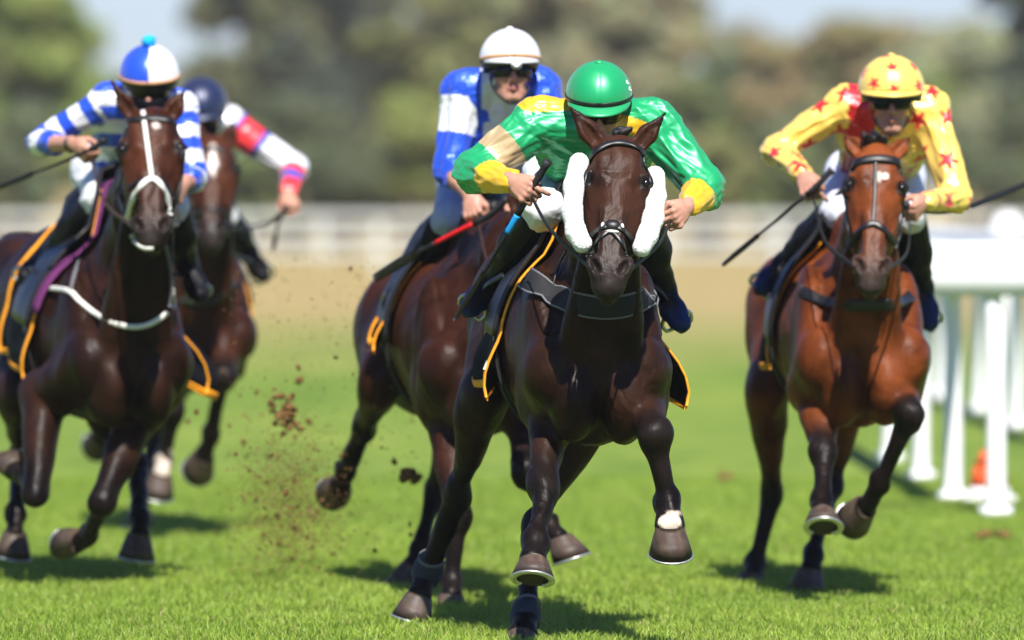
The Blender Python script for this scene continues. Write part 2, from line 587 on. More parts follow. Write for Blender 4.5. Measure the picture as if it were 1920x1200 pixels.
def hoof_mesh(co, d, S, size=1.0, toe=0.0):
    """hoof wall, sole and shoe below the coronet point co; d = pastern direction"""
    fr = unit(np.cross(d, S))
    ang = math.radians(40)
    n = unit(d * math.cos(ang) - fr * math.sin(ang))
    t = unit(fr * math.cos(ang) + d * math.sin(ang))
    if toe:
        a = math.radians(toe)
        n, t = unit(n * math.cos(a) + t * math.sin(a)), unit(t * math.cos(a) - n * math.sin(a))
    Sd = unit(np.cross(t, n)); 
    if Sd @ S < 0: Sd = -Sd
    seg, V, F, C = 28, [], [], []
    H = 0.074 * size
    base = srgb(72, 58, 48)
    rings = [(-.12, .036, .042, .0), (0.0, .046, .050, .0), (.12, .0475, .0515, .004), (.5, .057, .060, .018), (1.0, .068, .070, .036)]
    for q, rl, rt, sh in rings:
        for k in range(seg):
            a = 2 * math.pi * k / seg
            ca, sa = math.cos(a), math.sin(a)
            back = max(0.0, -ca)
            zz = H * q + (0.028 * back * (1 - max(q, 0)) if q >= 0 else 0.02 * back)
            rr = rt * (0.82 if ca < 0 else 1.0)
            V.append(co + n * zz + t * (sh * size + rr * size * ca) + Sd * rl * size * sa)
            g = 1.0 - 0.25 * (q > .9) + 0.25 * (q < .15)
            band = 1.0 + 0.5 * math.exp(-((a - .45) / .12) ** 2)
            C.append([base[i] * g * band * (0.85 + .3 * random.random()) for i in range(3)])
    m = len(rings)
    for i in range(m - 1):
        for k in range(seg):
            k2 = (k + 1) % seg
            F.append((i * seg + k, i * seg + k2, (i + 1) * seg + k2, (i + 1) * seg + k))
    F.append(tuple(range(seg)))
    # sole, dished inwards
    c0 = len(V)
    cen = co + n * (H - .014 * size) + t * .03 * size
    for q in (.8, .55):
        for k in range(seg):
            o = (m - 1) * seg + k
            p = lerp(cen, V[o], q) + n * (-.002 if q > .7 else 0)
            V.append(p); C.append((.03, .022, .016))
    V.append(cen + n * .006); C.append((.02, .016, .013))
    for k in range(seg):
        k2 = (k + 1) % seg
        F.append(((m - 1) * seg + k, (m - 1) * seg + k2, c0 + k2, c0 + k))
        F.append((c0 + k, c0 + k2, c0 + seg + k2, c0 + seg + k))
        F.append((c0 + seg + k, c0 + seg + k2, c0 + 2 * seg))
    # shoe: open ring under the wall
    path, nor = [], []
    for k in range(25):
        a = math.radians(-142 + 284 * k / 24)
        rr = .070 * (0.84 if math.cos(a) < 0 else 1.0)
        p = co + n * (H + .004) + t * (.036 + (rr - .008) * math.cos(a)) * size + Sd * (.068 - .008) * math.sin(a) * size
        path.append(p); nor.append(n)
    sv, sf = ribbon(path, nor, .021 * size, .006)
    return np.array(V), F, np.array(C), sv, sf

def build_horse(sp):
    Y0 = sp['Y']
    g = lambda key: [P(*q) for q in sp[key]]
    C0, C1, C2, C3 = g('axis')
    W = P(*sp['withers'])
    H0, H1 = P(*sp['poll']), P(*sp['muzzle'])
    k = sp.get('scale', 1.0)
    A = unit((C0 - C3) * V3(1, 1, .3)); S = unit(np.cross(A, UP)); 
    if S[0] < 0: S = -S
    U = unit(np.cross(S, A)); 
    if U[2] < 0: U = -U
    R = frame3(S, A, U)
    base, dark, warm = sp['base'], sp['dark'], sp['warm']
    legc = sp.get('leg_dark', dark)
    F = SDF()
    bw = sp.get('barrel', 1.0) * k
    # trunk
    F.ell(C1, (.275 * bw, .50 * k, .335 * k), R, .10, warm, 'barrel')
    F.ell(lerp(C0, C1, .45), (.26 * bw, .33 * k, .34 * k), R, .10, base)
    F.ell(C0 - U * .03 - A * .03, (.215 * bw, .25 * k, .29 * k), R, .10, base, 'chest')
    F.ell(C2, (.265 * bw, .44 * k, .30 * k), R, .10, base)
    F.ell(C3, (.25 * bw, .34 * k, .31 * k), R, .10, base)
    for s in (-1, 1):
        F.ell(C3 + S * s * .125 * k + U * .06 - A * .04, (.155 * k, .28 * k, .25 * k), R, .07, base)
        F.ell(C0 + A * .13 * k + S * s * .092 * k - U * .15 * k, (.092 * k, .14 * k, .165 * k), R, .024, base, 'pectoral')
        tl = unit(U * .85 - A * .45); r2 = frame3(S, unit(np.cross(tl, S)), tl)
        F.ell(C0 + S * s * .185 * k - A * .06 * k + U * .05, (.07 * k, .15 * k, .30 * k), r2, .03, base, 'shoulder')
        F.ell(C0 + A * .13 * k + S * s * .175 * k - U * .05, (.062 * k, .10 * k, .13 * k), R, .018, base)
        F.ell(C0 + S * s * .2 * k - A * .15 * k - U * .12 * k, (.062 * k, .15 * k, .15 * k), R, .02, base, 'triceps')
    F.cone(W, C2 + U * .24, .07 * k, .09 * k, .13, col=base)
    # head frame
    hf = unit(H1 - H0); L = np.linalg.norm(H1 - H0)
    hs = XR + UP * sp.get('roll', 0.0) + V3(0, sp.get('yaw', 0.0), 0)
    hs = unit(hs - hf * (hs @ hf)); hw = np.cross(hf, hs)
    wd = sp.get('head_w', 1.0); ls = L / .64
    HP = lambda u, v, w: H0 + hf * u * L + hs * v * wd + hw * w * ls
    HR = frame3(hs, hf, hw)
    hb = sp.get('head_col', base); mz = sp.get('muzzle_col', dark)
    # neck
    nlow = C0 + A * .10 * k + U * .06
    nmid = lerp(HP(.2, 0, -.14), lerp(W, nlow, .45), .5) + A * .02
    F.cone(HP(.06, 0, -.10), W + A * .02 - U * .04, .058, .10, .09, (S, .75), col=base)
    F.cone(HP(.22, 0, -.15), nmid, .075, .12 * k, .08, (S, .8), col=base)
    F.cone(nmid, lerp(W, nlow, .5) - A * .03, .11 * k, .175 * k, .09, (S, .74), col=base)
    F.cone(HP(.34, 0, -.19), nlow - U * .05, .045, .11 * k, .07, (S, .82), col=base)
    for s in (-1, 1):     # strap muscles either side of the windpipe
        F.cone(HP(.3, s * .05, -.16), C0 + A * .17 * k + S * s * .10 * k, .035, .06, .03, col=base)
    # head
    i_head = len(F.p)
    F.ell(HP(.15, 0, -.035), (.090 * wd, .135 * ls, .10 * ls), HR, .03, hb)
    F.ell(HP(.30, 0, -.02), (.106 * wd, .15 * ls, .072 * ls), HR, .03, hb)
    F.cone(HP(.33, 0, -.015), HP(.83, 0, -.02), .068 * ls, .042 * ls, .03, (hs, .92), col=(hb, hb))
    F.cone(HP(.45, 0, -.085), HP(.84, 0, -.06), .084 * ls, .050 * ls, .03, (hs, .85), col=(hb, mz))
    for s in (-1, 1):
        F.cone(HP(.235, s * .096, .0), HP(.325, s * .103, -.004), .022, .026, .02, col=hb, nm='orbit')
        F.ell(HP(.41, s * .058, -.105), (.050 * wd, .150 * ls, .11 * ls), HR, .03, hb, 'cheek')
        F.cone(HP(.40, s * .098, -.035), HP(.60, s * .066, -.035), .013, .010, .02, col=hb)
        F.cone(HP(.42, s * .045, -.185), HP(.80, s * .03, -.11), .034 * ls, .028 * ls, .03, col=hb)
        F.cone(HP(.12, s * .06, .03), HP(.30, s * .05, .045), .02, .016, .03, col=hb)
        F.cone(HP(.50, s * .030, .028), HP(.80, s * .026, .012), .016, .014, .016, col=hb)
        ang = math.radians(22 * s); r3 = frame3(hs * math.cos(ang) + hf * math.sin(ang), hf * math.cos(ang) - hs * math.sin(ang), hw)
        F.ell(HP(.855, s * .046, -.012), (.030 * wd, .056 * ls, .040 * ls), r3, .014, mz, 'nostril')
        F.ell(HP(.93, s * .027, -.05), (.026, .036, .034), HR, .02, mz)
    F.ell(HP(.88, 0, -.05), (.052 * wd, .085 * ls, .060 * ls), HR, .03, mz)
    F.ell(HP(.955, 0, -.045), (.035 * wd, .036 * ls, .038 * ls), HR, .02, mz)
    F.ell(HP(.945, 0, -.100), (.031 * wd, .040 * ls, .034 * ls), HR, .015, mz)
    for s in (-1, 1):
        ang = math.radians(26 * s); r3 = frame3(hs * math.cos(ang) + hf * math.sin(ang), hf * math.cos(ang) - hs * math.sin(ang), hw)
        F.ell(HP(.866, s * .049, .020), (.0145 * wd, .037 * ls, .034 * ls), r3, .006, sub=True)
        F.ell(HP(.292, s * .122, .012), (.022, .026, .020), HR, .012, sub=True)
        F.cone(HP(.955, 0, -.082), HP(.90, s * .055, -.085), .004, .005, .008, sub=True)
        F.cone(HP(.252, s * .096, .026), HP(.285, s * .128, .004), .0105, .009, .008, col=dark, nm='lid')
        F.cone(HP(.335, s * .098, .022), HP(.315, s * .122, .002), .007, .006, .008, col=dark, nm='lid')
    # ears
    for s, tip in ((-1, sp['ear_l']), (1, sp['ear_r'])):
        tp = P(*tip); eb = HP(.03, s * .060, -.025)
        e = unit(tp - eb); ef = unit(hw + hs * s * .35); ef = unit(ef - e * (ef @ e)); es = np.cross(e, ef)
        mid = lerp(eb, tp, .42)
        F.cone(eb, mid, .030, .036, .025, (ef, .8), col=hb, nm='ear')
        F.cone(mid, tp, .036, .006, .012, (ef, .7), col=(hb, dark), nm='ear')
        F.cone(lerp(eb, tp, .18) + ef * .026, lerp(eb, tp, .90) + ef * .016, .019, .004, .006, (es, 1.15), sub=True)
    i_body = len(F.p)
    # legs
    hooves, wraps, i_leg = [], [], len(F.p)
    def fore(pts, s, white=None, toe=0):
        el, kn, fe, co = [P(*q) for q in pts]
        sh = C0 + A * .1 * k + S * s * .155 * k - U * .05
        fa = unit(kn - el); ff = unit(np.cross(fa, S))
        F.cone(sh, el, .115 * k, .092 * k, .06, col=base)
        F.cone(el + U * .02, kn - fa * .03, .096 * k, .050 * k, .03, col=(warm, legc), nm='forearm')
        F.cone(el + ff * .022 + S * s * .012, lerp(el, kn, .60) + ff * .014, .068 * k, .040 * k, .018, col=(warm, warm))
        F.cone(el - ff * .030 + fa * .04 - S * s * .01, lerp(el, kn, .62) - ff * .016, .052 * k, .028 * k, .018, col=(warm, warm))
        F.cone(el + S * s * .038 + fa * .05, lerp(el, kn, .66) + S * s * .016, .03 * k, .018 * k, .012, col=(warm, warm))
        F.cone(kn - fa * .035, kn + fa * .012, .046, .049, .02, (S, 1.05), col=legc, nm='knee')
        ca = unit(fe - kn); cf = unit(np.cross(ca, S))
        F.ell(kn + ca * .014 + cf * .004, (.049, .043, .058), frame3(S, cf, ca), .03, legc)
        for q in (-1, 1):
            F.ell(kn + S * q * .028 + ca * .0 + cf * .012, .024, None, .02, legc)
        F.cone(kn + ca * .05, fe, .034, .029, .03, col=legc, nm='cannon')
        F.cone(kn + ca * .05 - cf * .026, fe - cf * .024, .021, .021, .014, col=legc)
        lower(fe, co, ca, cf, s, white, toe, .0)
    def lower(fe, co, ca, cf, s, white, toe, big):
        pa = unit(co - fe); pf = unit(np.cross(pa, S))
        wc = white or legc
        F.ell(fe - cf * .008, (.044 + big, .042, .048), frame3(S, cf, ca), .02, legc, 'fetlock')
        for q in (-1, 1):
            F.ell(fe - cf * .030 + S * q * .019, .025, None, .015, legc)
        F.cone(fe + pa * .02, co - pa * .02, .033, .037, .02, col=(legc, legc), nm='pastern')
        F.cone(co - pa * .03, co - pa * .008, .035, .0425, .012, col=wc)
        hooves.append((co, pa, toe)); wraps.append((fe, ca, cf, pa))
    def hind(pts, s, white=None, toe=0):
        st, ho, fe, co = [P(*q) for q in pts]
        hip = C3 + S * s * .145 * k - A * .02
        ga = unit(ho - st); gf = unit(np.cross(ga, S))
        F.cone(hip + U * .03, st, .185 * k, .115 * k, .08, (S, .72), col=(base, base), nm='thigh')
        F.cone(hip - A * .13 - U * .05, lerp(st, ho, .35) - gf * .05, .12 * k, .06 * k, .06, (S, .7), col=base)
        F.cone(st, ho - ga * .02, .100 * k, .040 * k, .05, (S, .85), col=(base, legc), nm='gaskin')
        F.cone(lerp(st, ho, .12) + gf * .02 + S * s * .015, lerp(st, ho, .62) + gf * .012, .062 * k, .036 * k, .03, col=(base, base))
        ca = unit(fe - ho); cf = unit(np.cross(ca, S))
        pt = ho - cf * .055 - ga * .0
        F.cone(lerp(st, ho, .6) - gf * .045, pt, .022, .026, .03, col=legc)
        F.ell(ho, (.046, .056, .066), frame3(S, cf, ca), .025, legc, 'hock')
        F.cone(pt, ho + ca * .08 - cf * .025, .028, .024, .025, col=legc)
        F.cone(ho + ca * .03, fe, .040, .031, .03, col=legc, nm='cannon')
        F.cone(ho + ca * .06 - cf * .028, fe - cf * .024, .022, .021, .014, col=legc)
        lower(fe, co, ca, cf, s, white, toe, .0)
    fore(sp['fore_l'], -1, sp.get('white_fl'), sp.get('toe_fl', 0))
    fore(sp['fore_r'], 1, sp.get('white_fr'), sp.get('toe_fr', 0))
    hind(sp['hind_l'], -1, sp.get('white_hl'), sp.get('toe_hl', 0))
    hind(sp['hind_r'], 1, sp.get('white_hr'), sp.get('toe_hr', 0))

    lt = sp.get('leg', 1.03)
    for q in F.p[i_leg:]:
        if q['t'] == 0 and max(q['ra'], q['rb']) < .088: q['ra'] *= lt; q['rb'] *= lt
        elif q['t'] == 1 and q['r'].max() < .08: q['r'] = q['r'] * lt
    root = thing('horse', sp['label'], 'horse', (C1[0], C1[1], 0), 'racehorses galloping towards the camera')
    V, Q = F.mesh(sp['voxel'])
    vn = vnormals(V, Q)
    tr_ = (np.linalg.norm(V - HP(.5, 0, -.05), axis=1) > .42)      # muscle relief on the trunk and upper legs only
    rg = 1 - 2.4 * np.abs(waves(V * V3(1.3, 1, .55), 11, 5, 15.0))
    V = V + vn * ((rg * .0055 + waves(V * V3(1.2, 1, .7), 12, 6, 34.0) * .0022) * np.where(tr_, 1, .3) + waves(V, 13, 5, 9.0) * .0025)[:, None]
    # surface veins over shoulders, legs and face
    vm = sstep(.0, .5, waves(V, 43, 4, 5.0))
    V = V + vn * (np.exp(-(waves(V * V3(1, 1, .6), 41, 4, 10.) / .075) ** 2) * .0032 * vm)[:, None]
    c = F.colors(V, base)
    # coat markings
    for m in [(.30, -.105, .055, .030, dark), (.30, .105, .055, .030, dark)] + sp.get('marks', []):
        mu, mv, ru, rv, colr = m
        q = V - H0
        u = q @ hf / L; v = q @ hs / wd; w = q @ hw
        d = ((u - mu) / ru) ** 2 + ((v - mv) / rv) ** 2 + waves(V, 21, 4, 60.) * .25
        f = (1 - sstep(.6, 1.1, d)) * (w > -.06)
        c = c * (1 - f[:, None]) + np.array(colr)[None] * f[:, None]
    for (sx_, sy_, sY, sr, sc) in sp.get('socks', []):
        d = np.linalg.norm(V - P(sx_, sy_, sY), axis=1) + waves(V, 31, 6, 85.) * .03
        f = 1 - sstep(sr * .85, sr, d)
        c = c * (1 - f[:, None]) + np.array(sc)[None] * f[:, None]
    hd = ((V - H0) @ hf > -.05) & (np.linalg.norm(V - HP(.5, 0, -.05), axis=1) < .5)
    # darker shading of the hair itself down the nose and above the eyes, per horse
    u = (V - H0) @ hf / L
    nose_dark = sp.get('nose_dark', .6)
    f = sstep(.5, .85, u) * hd * (np.abs((V - H0) @ hs) < .2) * ((V - H0) @ hw > -.25)
    c = c * (1 - f[:, None] * nose_dark) + np.array(mz)[None] * f[:, None] * nose_dark
    mk('body', V, Q, M['coat'], root, col=c)
    # eyes
    for s in (-1, 1):
        e = mk('eye', *ball(HP(.292, s * .1045, .010), .0220, 10, 14), M['eye'], root)
    for co, pa, toe in hooves:
        hv, hF, hc, sv, sf = hoof_mesh(co, pa, S, 1.16, toe)
        h = mk('hoof', hv, hF, M['horn'], root, col=hc)
        mk('horseshoe', sv, sf, M['shoe'], h)
    for i in sp.get('fetlock_boots', []):
        fe, ca, cf, pa = wraps[i]
        b = SDF(); b.cone(fe - ca * .055 - cf * .012, fe - ca * .02 - cf * .012, .050, .054, .02, (cf, 1.15)); b.cone(fe - ca * .02 - cf * .014, fe + pa * .012 - cf * .012, .054, .050, .02, (cf, 1.15))
        v, f = b.mesh(.006)
        w = mk('fetlock_boot', v, f, M['fetlock_neoprene'], root)
        ring = [fe - ca * .075 - cf * .012 + (S * .052 * math.cos(a) + cf * .060 * math.sin(a)) for a in np.linspace(0, 2 * math.pi, 25)]
        mk('boot_strap', *ribbon(ring, np.array([unit(p - fe + ca * .075) for p in ring]), .014, .004), M['grey_edge'], w)
    # mane and tail
    mn = SDF()
    for i in range(9):
        t = i / 8
        a = lerp(HP(-.0, 0, -.09), W + U * .05, t) + U * (.03 * math.sin(t * 3.14)) + (hw * .03 if i == 0 else 0)
        mn.cone(a, a - U * .07 + S * (.05 + .02 * random.random()) - A * .02, .034, .014, .03)
    if sp.get('forelock', 0):
        a = HP(-.02, 0, -.005) + UP * .012
        mn.cone(HP(.0, 0, -.06), a, .03, .026, .03)
        for i in range(16):
            fk = sp['forelock']; e = a + hw * .012 + hf * .012 * fk + fk * V3(random.gauss(0, .016), random.gauss(0, .008), random.uniform(.0, .034))
            mn.cone(a, e, .022, .007, .008)
    V2, Q2 = mn.mesh(.009)
    V2 = V2 + vnormals(V2, Q2) * (waves(V2, 5, 5, 90) * .006)[:, None]
    mk('mane', V2, Q2, M['hair'], root)
    tl = SDF()
    d0 = C3 - A * .31 * k + U * .17
    pts = [d0, d0 - A * .14 + U * .03, d0 - A * .32 - U * .02, d0 - A * .50 - U * .12, d0 - A * .68 - U * .26]
    for i in range(4):
        tl.cone(pts[i], pts[i + 1], (.035, .05, .07, .06)[i], (.05, .07, .06, .02)[i], .04)
    V2, Q2 = tl.mesh(.016)
    V2 = V2 + vnormals(V2, Q2) * (waves(V2 * V3(1, 1, .25), 6, 6, 60) * .012)[:, None]
    mk('tail', V2, Q2, M['hair'], root)

    # ---------------- tack
    B = thing_part('bridle', root)
    jobs = sp.get('straps', [])
    allp = np.concatenate([catmull([P(px, py, 30.0) for px, py in j['px']], 5) for j in jobs])
    cnt, o, d, yg = [], [], [], []
    for j in jobs:
        dense = catmull([(px, py, 0) for px, py in j['px']], 5)
        cnt.append(len(dense))
        for q in dense:
            dr = unit(ray(q[0], q[1])); yy = j.get('Y', Y0 - 0.5)
            o.append(P(q[0], q[1], yy - .7)); d.append(dr); yg.append(P(q[0], q[1], yy))
    o, d, yg = np.array(o), np.array(d), np.array(yg)
    pts, okk = F.trace(o, d, .004, 2.0)
    Fb = SDF(); Fb.p = F.p[:i_head] + F.p[i_body:]
    isb = np.concatenate([np.full(n, j.get('on') == 'breastplate') for j, n in zip(jobs, cnt)])
    pb, ob = Fb.trace(o, d, .004, 2.6)
    pts[isb], okk[isb] = pb[isb], ob[isb]
    far = np.abs(pts[:, 1] - yg[:, 1]) > np.where(isb, .8, .40)
    bad = (~okk) | far
    if bad.any():
        pts[bad] = F.snap(yg[bad], .004, 12)
    nr = F.grad(pts)
    i = 0
    holders = {'bridle': B, 'breastplate': None}
    if any(j.get('on') == 'breastplate' for j in jobs): holders['breastplate'] = thing_part('breastplate', root)
    for j, n in zip(jobs, cnt):
        p, q = pts[i:i + n].copy(), nr[i:i + n]; i += n
        for _ in range(2):
            p[1:-1] = p[1:-1] * .5 + (p[:-2] + p[2:]) * .25
        v, f = ribbon(p, q, j['w'], j.get('th', .005))
        mk(j['name'], v, f, M[j['mat']], holders[j.get('on', 'bridle')])
        if j.get('edge'):
            for sgn in (-1, 1):
                T = np.gradient(p, axis=0); T /= np.linalg.norm(T, axis=1)[:, None]
                sd = np.cross(T, q); sd /= np.linalg.norm(sd, axis=1)[:, None]
                v, f = ribbon(p + sd * sgn * j['w'] * .46 + q * .003, q, .009, .004)
                mk('piping', v, f, M['grey_edge'], holders[j.get('on', 'bridle')])
    # bit rings
    for s in (-1, 1):
        c0 = HP(.80, s * .068, -.062)
        ring = [c0 + hf * .026 * math.cos(a) + hw * .026 * math.sin(a) for a in np.linspace(0, 2 * math.pi, 17)]
        mk('bit_ring', *tube(ring, .0045, 6, False), M['steel'], B)
    # reins to the rider's hands
    for s, key in ((-1, 'hand_l'), (1, 'hand_r')):
        if key in sp:
            a = HP(.81, s * .070, -.06); b = sp[key]
            mid = lerp(a, b, .5) - UP * sp.get('sag', .05) + S * s * .03
            path = catmull([a, mid, b], 8)
            mk('rein', *ribbon(path, np.tile(S * s + V3(0, -.3, 0), (len(path), 1)), .019, .003), M[sp.get('rein_mat', 'rubber')], B)
    # saddle cloth wrapped over the back
    ctr = catmull([C0, C1, C2, C3], 12)
    def axis_at(t):
        x = np.clip(t / 3 * (len(ctr) - 1), 0, len(ctr) - 1); i0 = int(min(x, len(ctr) - 2))
        return lerp(ctr[i0], ctr[i0 + 1], x - i0)
    def wrap(ts, phs, offs):
        o, d = [], []
        for t in ts:
            for ph in phs:
                dr = S * math.cos(ph) + U * math.sin(ph)
                o.append(axis_at(t) + dr * .62); d.append(-dr)
        o, d = np.array(o), np.array(d)
        F2 = SDF(); F2.p = [q for q in F.p if q['nm'] not in ('ear',)]
        p, ok = F2.trace(o, d, .012, .55, 22)
        n = F2.grad(p)
        return (p - d * offs.reshape(-1, 1)).reshape(len(ts), len(phs), 3), n.reshape(len(ts), len(phs), 3)
    t0, t1 = sp.get('cloth_t', (.62, 1.62))
    ts = np.linspace(t0, t1, 16); lowp = sp.get('cloth_low', -28); phs = np.radians(np.linspace(lowp, 180 - lowp, 37))
    offs = np.zeros((16, 37))
    hang = np.abs(np.linspace(-1, 1, 37))
    fl = sstep(.66, 1.0, hang)
    rr = np.random.default_rng(sp['seed'])
    offs += fl[None] * (.03 + .02 * np.sin(np.linspace(0, 7, 16) + rr.uniform(0, 6))[:, None])
    fr = sp.get('flare', (.03, .03))
    col_f = np.where(np.arange(37) < 18, fr[1], fr[0]) * fl
    offs += col_f[None] * (.55 + .45 * np.cos(np.linspace(0, 9, 16) + rr.uniform(0, 6)))[:, None]
    offs += .004 * np.sin(np.linspace(0, 11, 16)[:, None] + np.linspace(0, 14, 37)[None])
    G, Nn = wrap(ts, phs, offs)
    cloth = mk('saddle_cloth', *slab(G, Nn, .007), M['cloth_navy'], root)
    lines = [G[0], G[-1], G[:, 0], G[:, -1]]
    norm = [Nn[0], Nn[-1], Nn[:, 0], Nn[:, -1]]
    for ln, nn in zip(lines, norm):
        mk('cloth_trim', *ribbon(ln + nn * .003, nn, list(.027 + .008 * rr.random(len(ln))), .006), M['orange'], cloth)
    if sp.get('pad'):
        ts2 = np.linspace(t0 - .14, t0 + .3, 8); ph2 = np.radians(np.linspace(20, 160, 25))
        G2, N2 = wrap(ts2, ph2, np.full((8, 25), .012))
        mk('saddle_pad', *slab(G2, N2, .012), M[sp['pad']], root)
    if sp.get('cloth_mark'):
        q0, n0 = G[1, 33], Nn[1, 33]
        e1 = unit(G[1, 34] - G[1, 32]); e2 = unit(np.cross(n0, e1))
        for i in range(4):
            a = q0 + n0 * .008 + e2 * (.012 + i * .011)
            b = a + e1 * .034 + e2 * (.012 if i % 2 else -.004)
            mk('lettering', *ribbon(np.linspace(a, b, 4), np.tile(n0, (4, 1)), .006, .0015), M['white_strap'], cloth)
    # saddle: seat, flaps
    fp_ = sp.get('flap', 0); ts3 = np.linspace(t0 + .02 - .12 * fp_, t0 + .72, 12); ph3 = np.radians(np.linspace(8 - 12 * fp_, 172 + 12 * fp_, 27))
    o3 = np.full((12, 27), .02)
    top = np.exp(-(np.linspace(-1, 1, 27) / .3) ** 2)
    o3 += top[None] * (.03 + .04 * np.exp(-((np.linspace(0, 1, 12) - .05) / .2) ** 2) + .05 * np.exp(-((np.linspace(0, 1, 12) - 1) / .2) ** 2))[:, None]
    G3, N3 = wrap(ts3, ph3, o3)
    sad = mk('saddle', *slab(G3, N3, .016), M['leather'], root)
    # girth right round the barrel
    tg = t0 + .12
    phg = np.radians(np.linspace(-200, 20, 44))
    Gg, Ng = wrap([tg, tg + .05], phg, np.full((2, 44), .006))
    gp = (Gg[0] + Gg[1]) / 2
    gi = mk('girth', *ribbon(gp, Ng[0], .105, .008), M['leather'], root)
    for sgn in (-1, 1):
        mk('girth_edge', *ribbon(gp + A * sgn * .045 + Ng[0] * .006, Ng[0], .02, .005), M['grey_web'], gi)
    # stirrups
    for key, s in (('foot_l', -1), ('foot_r', 1)):
        if key not in sp: continue
        ft = sp[key]; an = ft['ball']
        topi = 6 if s > 0 else 20
        a = G3[5, topi] + N3[5, topi] * .02
        iron = []
        fd, fu = ft['dir'], ft['up']; fs = unit(np.cross(fd, fu))
        for q in np.linspace(-math.pi * .5, math.pi * 1.5, 25):
            x, y = math.cos(q), math.sin(q)
            iron.append(an + fs * .058 * x * (1 if y < 0 else (1 - .35 * y)) + fu * (.062 * max(y, -.55) + .012))
        si = mk('stirrup_iron', *tube(iron, .0075, 7, False), M['steel'], sad)
        b = an + fu * .075
        path = catmull([a, lerp(a, b, .5) + S * s * .02, b], 6)
        mk('stirrup_leather', *ribbon(path, np.tile(S * s, (len(path), 1)), .022, .004), M['leather'], sad)
    return dict(root=root, F=F, HP=HP, A=A, S=S, U=U, bridle=B, HR=HR, cloth=cloth, G=G, Nn=Nn, hw=hw, hs=hs, hf=hf)

def thing_part(name, parent):
    """a part made only of sub-parts: an Empty under its thing"""
    o = bpy.data.objects.new(name, None)
    COL.objects.link(o)
    o.empty_display_size = .05
    o.parent = parent
    return o
# ------------------------------------------------------------------ riders
SKIN = (0.47, 0.235, 0.16)

def hand_frame(h):
    w = P(*h['wrist']); t = unit(V3(h['thumb'])); d = P(*h['knuck']) - w
    d = unit(d - t * (d @ t)); bk = unit(np.cross(d, t))
    if bk @ V3(h.get('back', (0, -1, .3))) < 0: bk = -bk
    return w, d, t, bk

def grip_of(h):
    w, d, t, bk = hand_frame(h)
    return w + d * .074 - bk * .022

def add_hand(F, h, r0=1.0):
    w, d, t, bk = hand_frame(h)
    c, kn = SKIN, (0.52, 0.25, 0.18)
    F.cone(w - d * .02, w + d * .03, .029, .032, .015, (bk, .72), col=c)
    F.ell(w + d * .052, (.044, .052, .019), frame3(t, d, bk), .015, c)
    for i in range(4):
        s = (.95, 1.05, .98, .82)[i]
        b = w + d * (.090 - .004 * abs(i - 1)) + t * (.031 - i * .0215) + bk * .006
        th = h.get('curl', (62, 145, 215))
        if i == 0 and 'index' in h: th = h['index']
        p = b; r = (.0105, .0098, .0090, .0080)
        F.ell(b, .0122 * r0, None, .006, kn)
        for q in range(3):
            a = math.radians(th[q])
            dr = d * math.cos(a) - bk * math.sin(a)
            p2 = p + dr * (.043, .027, .020)[q] * s
            F.cone(p, p2, r[q] * r0 * (s ** .5), r[q + 1] * r0 * (s ** .5), .004, col=c)
            p = p2
        F.cone(w + d * .03 + t * (.02 - i * .014) + bk * .012, b + bk * .003, .006, .007, .01, col=c)
    tb = w + d * .022 + t * .030 - bk * .006
    d1 = unit(d * .78 + t * .42 - bk * .42); t1 = tb + d1 * .044
    d2 = unit(d * .75 - t * .30 - bk * .62); t2 = t1 + d2 * .032
    F.cone(tb, t1, .0165 * r0, .0125 * r0, .012, col=c)
    F.cone(t1, t2, .0118 * r0, .0092 * r0, .005, col=c)

def add_head(F, o, Rh, stern=0):
    hp = lambda x, y, z: o + Rh @ V3(x, y, z)
    c, red, lip = SKIN, (0.50, 0.20, 0.145), (0.40, 0.14, 0.115)
    F.ell(hp(0, -.015, .035), (.074, .094, .088), Rh, .02, c)
    F.ell(hp(0, .025, -.03), (.061, .068, .085), Rh, .025, c)
    F.ell(hp(0, .035, -.082), (.046, .050, .036), Rh, .02, c)
    F.ell(hp(0, .074, -.107), (.017, .013, .013), Rh, .02, c)
    for s in (-1, 1):
        F.ell(hp(s * .040, .062, -.030), (.022, .020, .022), Rh, .02, red)
        F.cone(hp(s * .058, .0, -.07), hp(s * .022, .066, -.112), .016, .012, .02, col=c)
        F.ell(hp(s * .030, .098, .002), (.017, .013, .012), Rh, .012, sub=True)
        F.cone(hp(s * .012, .092, .018), hp(s * .046, .080, .020), .008, .007, .012, col=c)
        F.ell(hp(s * .012, .103, -.043), (.0085, .0085, .008), Rh, .008, red)
        F.ell(hp(s * .0065, .112, -.051), (.0035, .006, .003), Rh, .003, sub=True)
        F.ell(hp(s * .077, -.012, -.012), (.010, .020, .032), Rh, .01, red)
        F.cone(hp(s * .026, .083, -.050), hp(s * .032, .074, -.075), .003, .003, .008, sub=True)
    F.cone(hp(0, .094, .004), hp(0, .117, -.036), .0085, .0125, .012, col=(c, red))
    for s in (-1, 1):
        F.cone(hp(0, .099, -.067), hp(s * .022, .086, -.0685), .0062, .0035, .006, col=lip)
        F.cone(hp(0, .097, -.078), hp(s * .019, .085, -.0755), .0072, .004, .006, col=lip)
    F.cone(hp(-.022, .093, -.0722), hp(.022, .093, -.0722), .0022, .0022, .004, sub=True)
    return hp

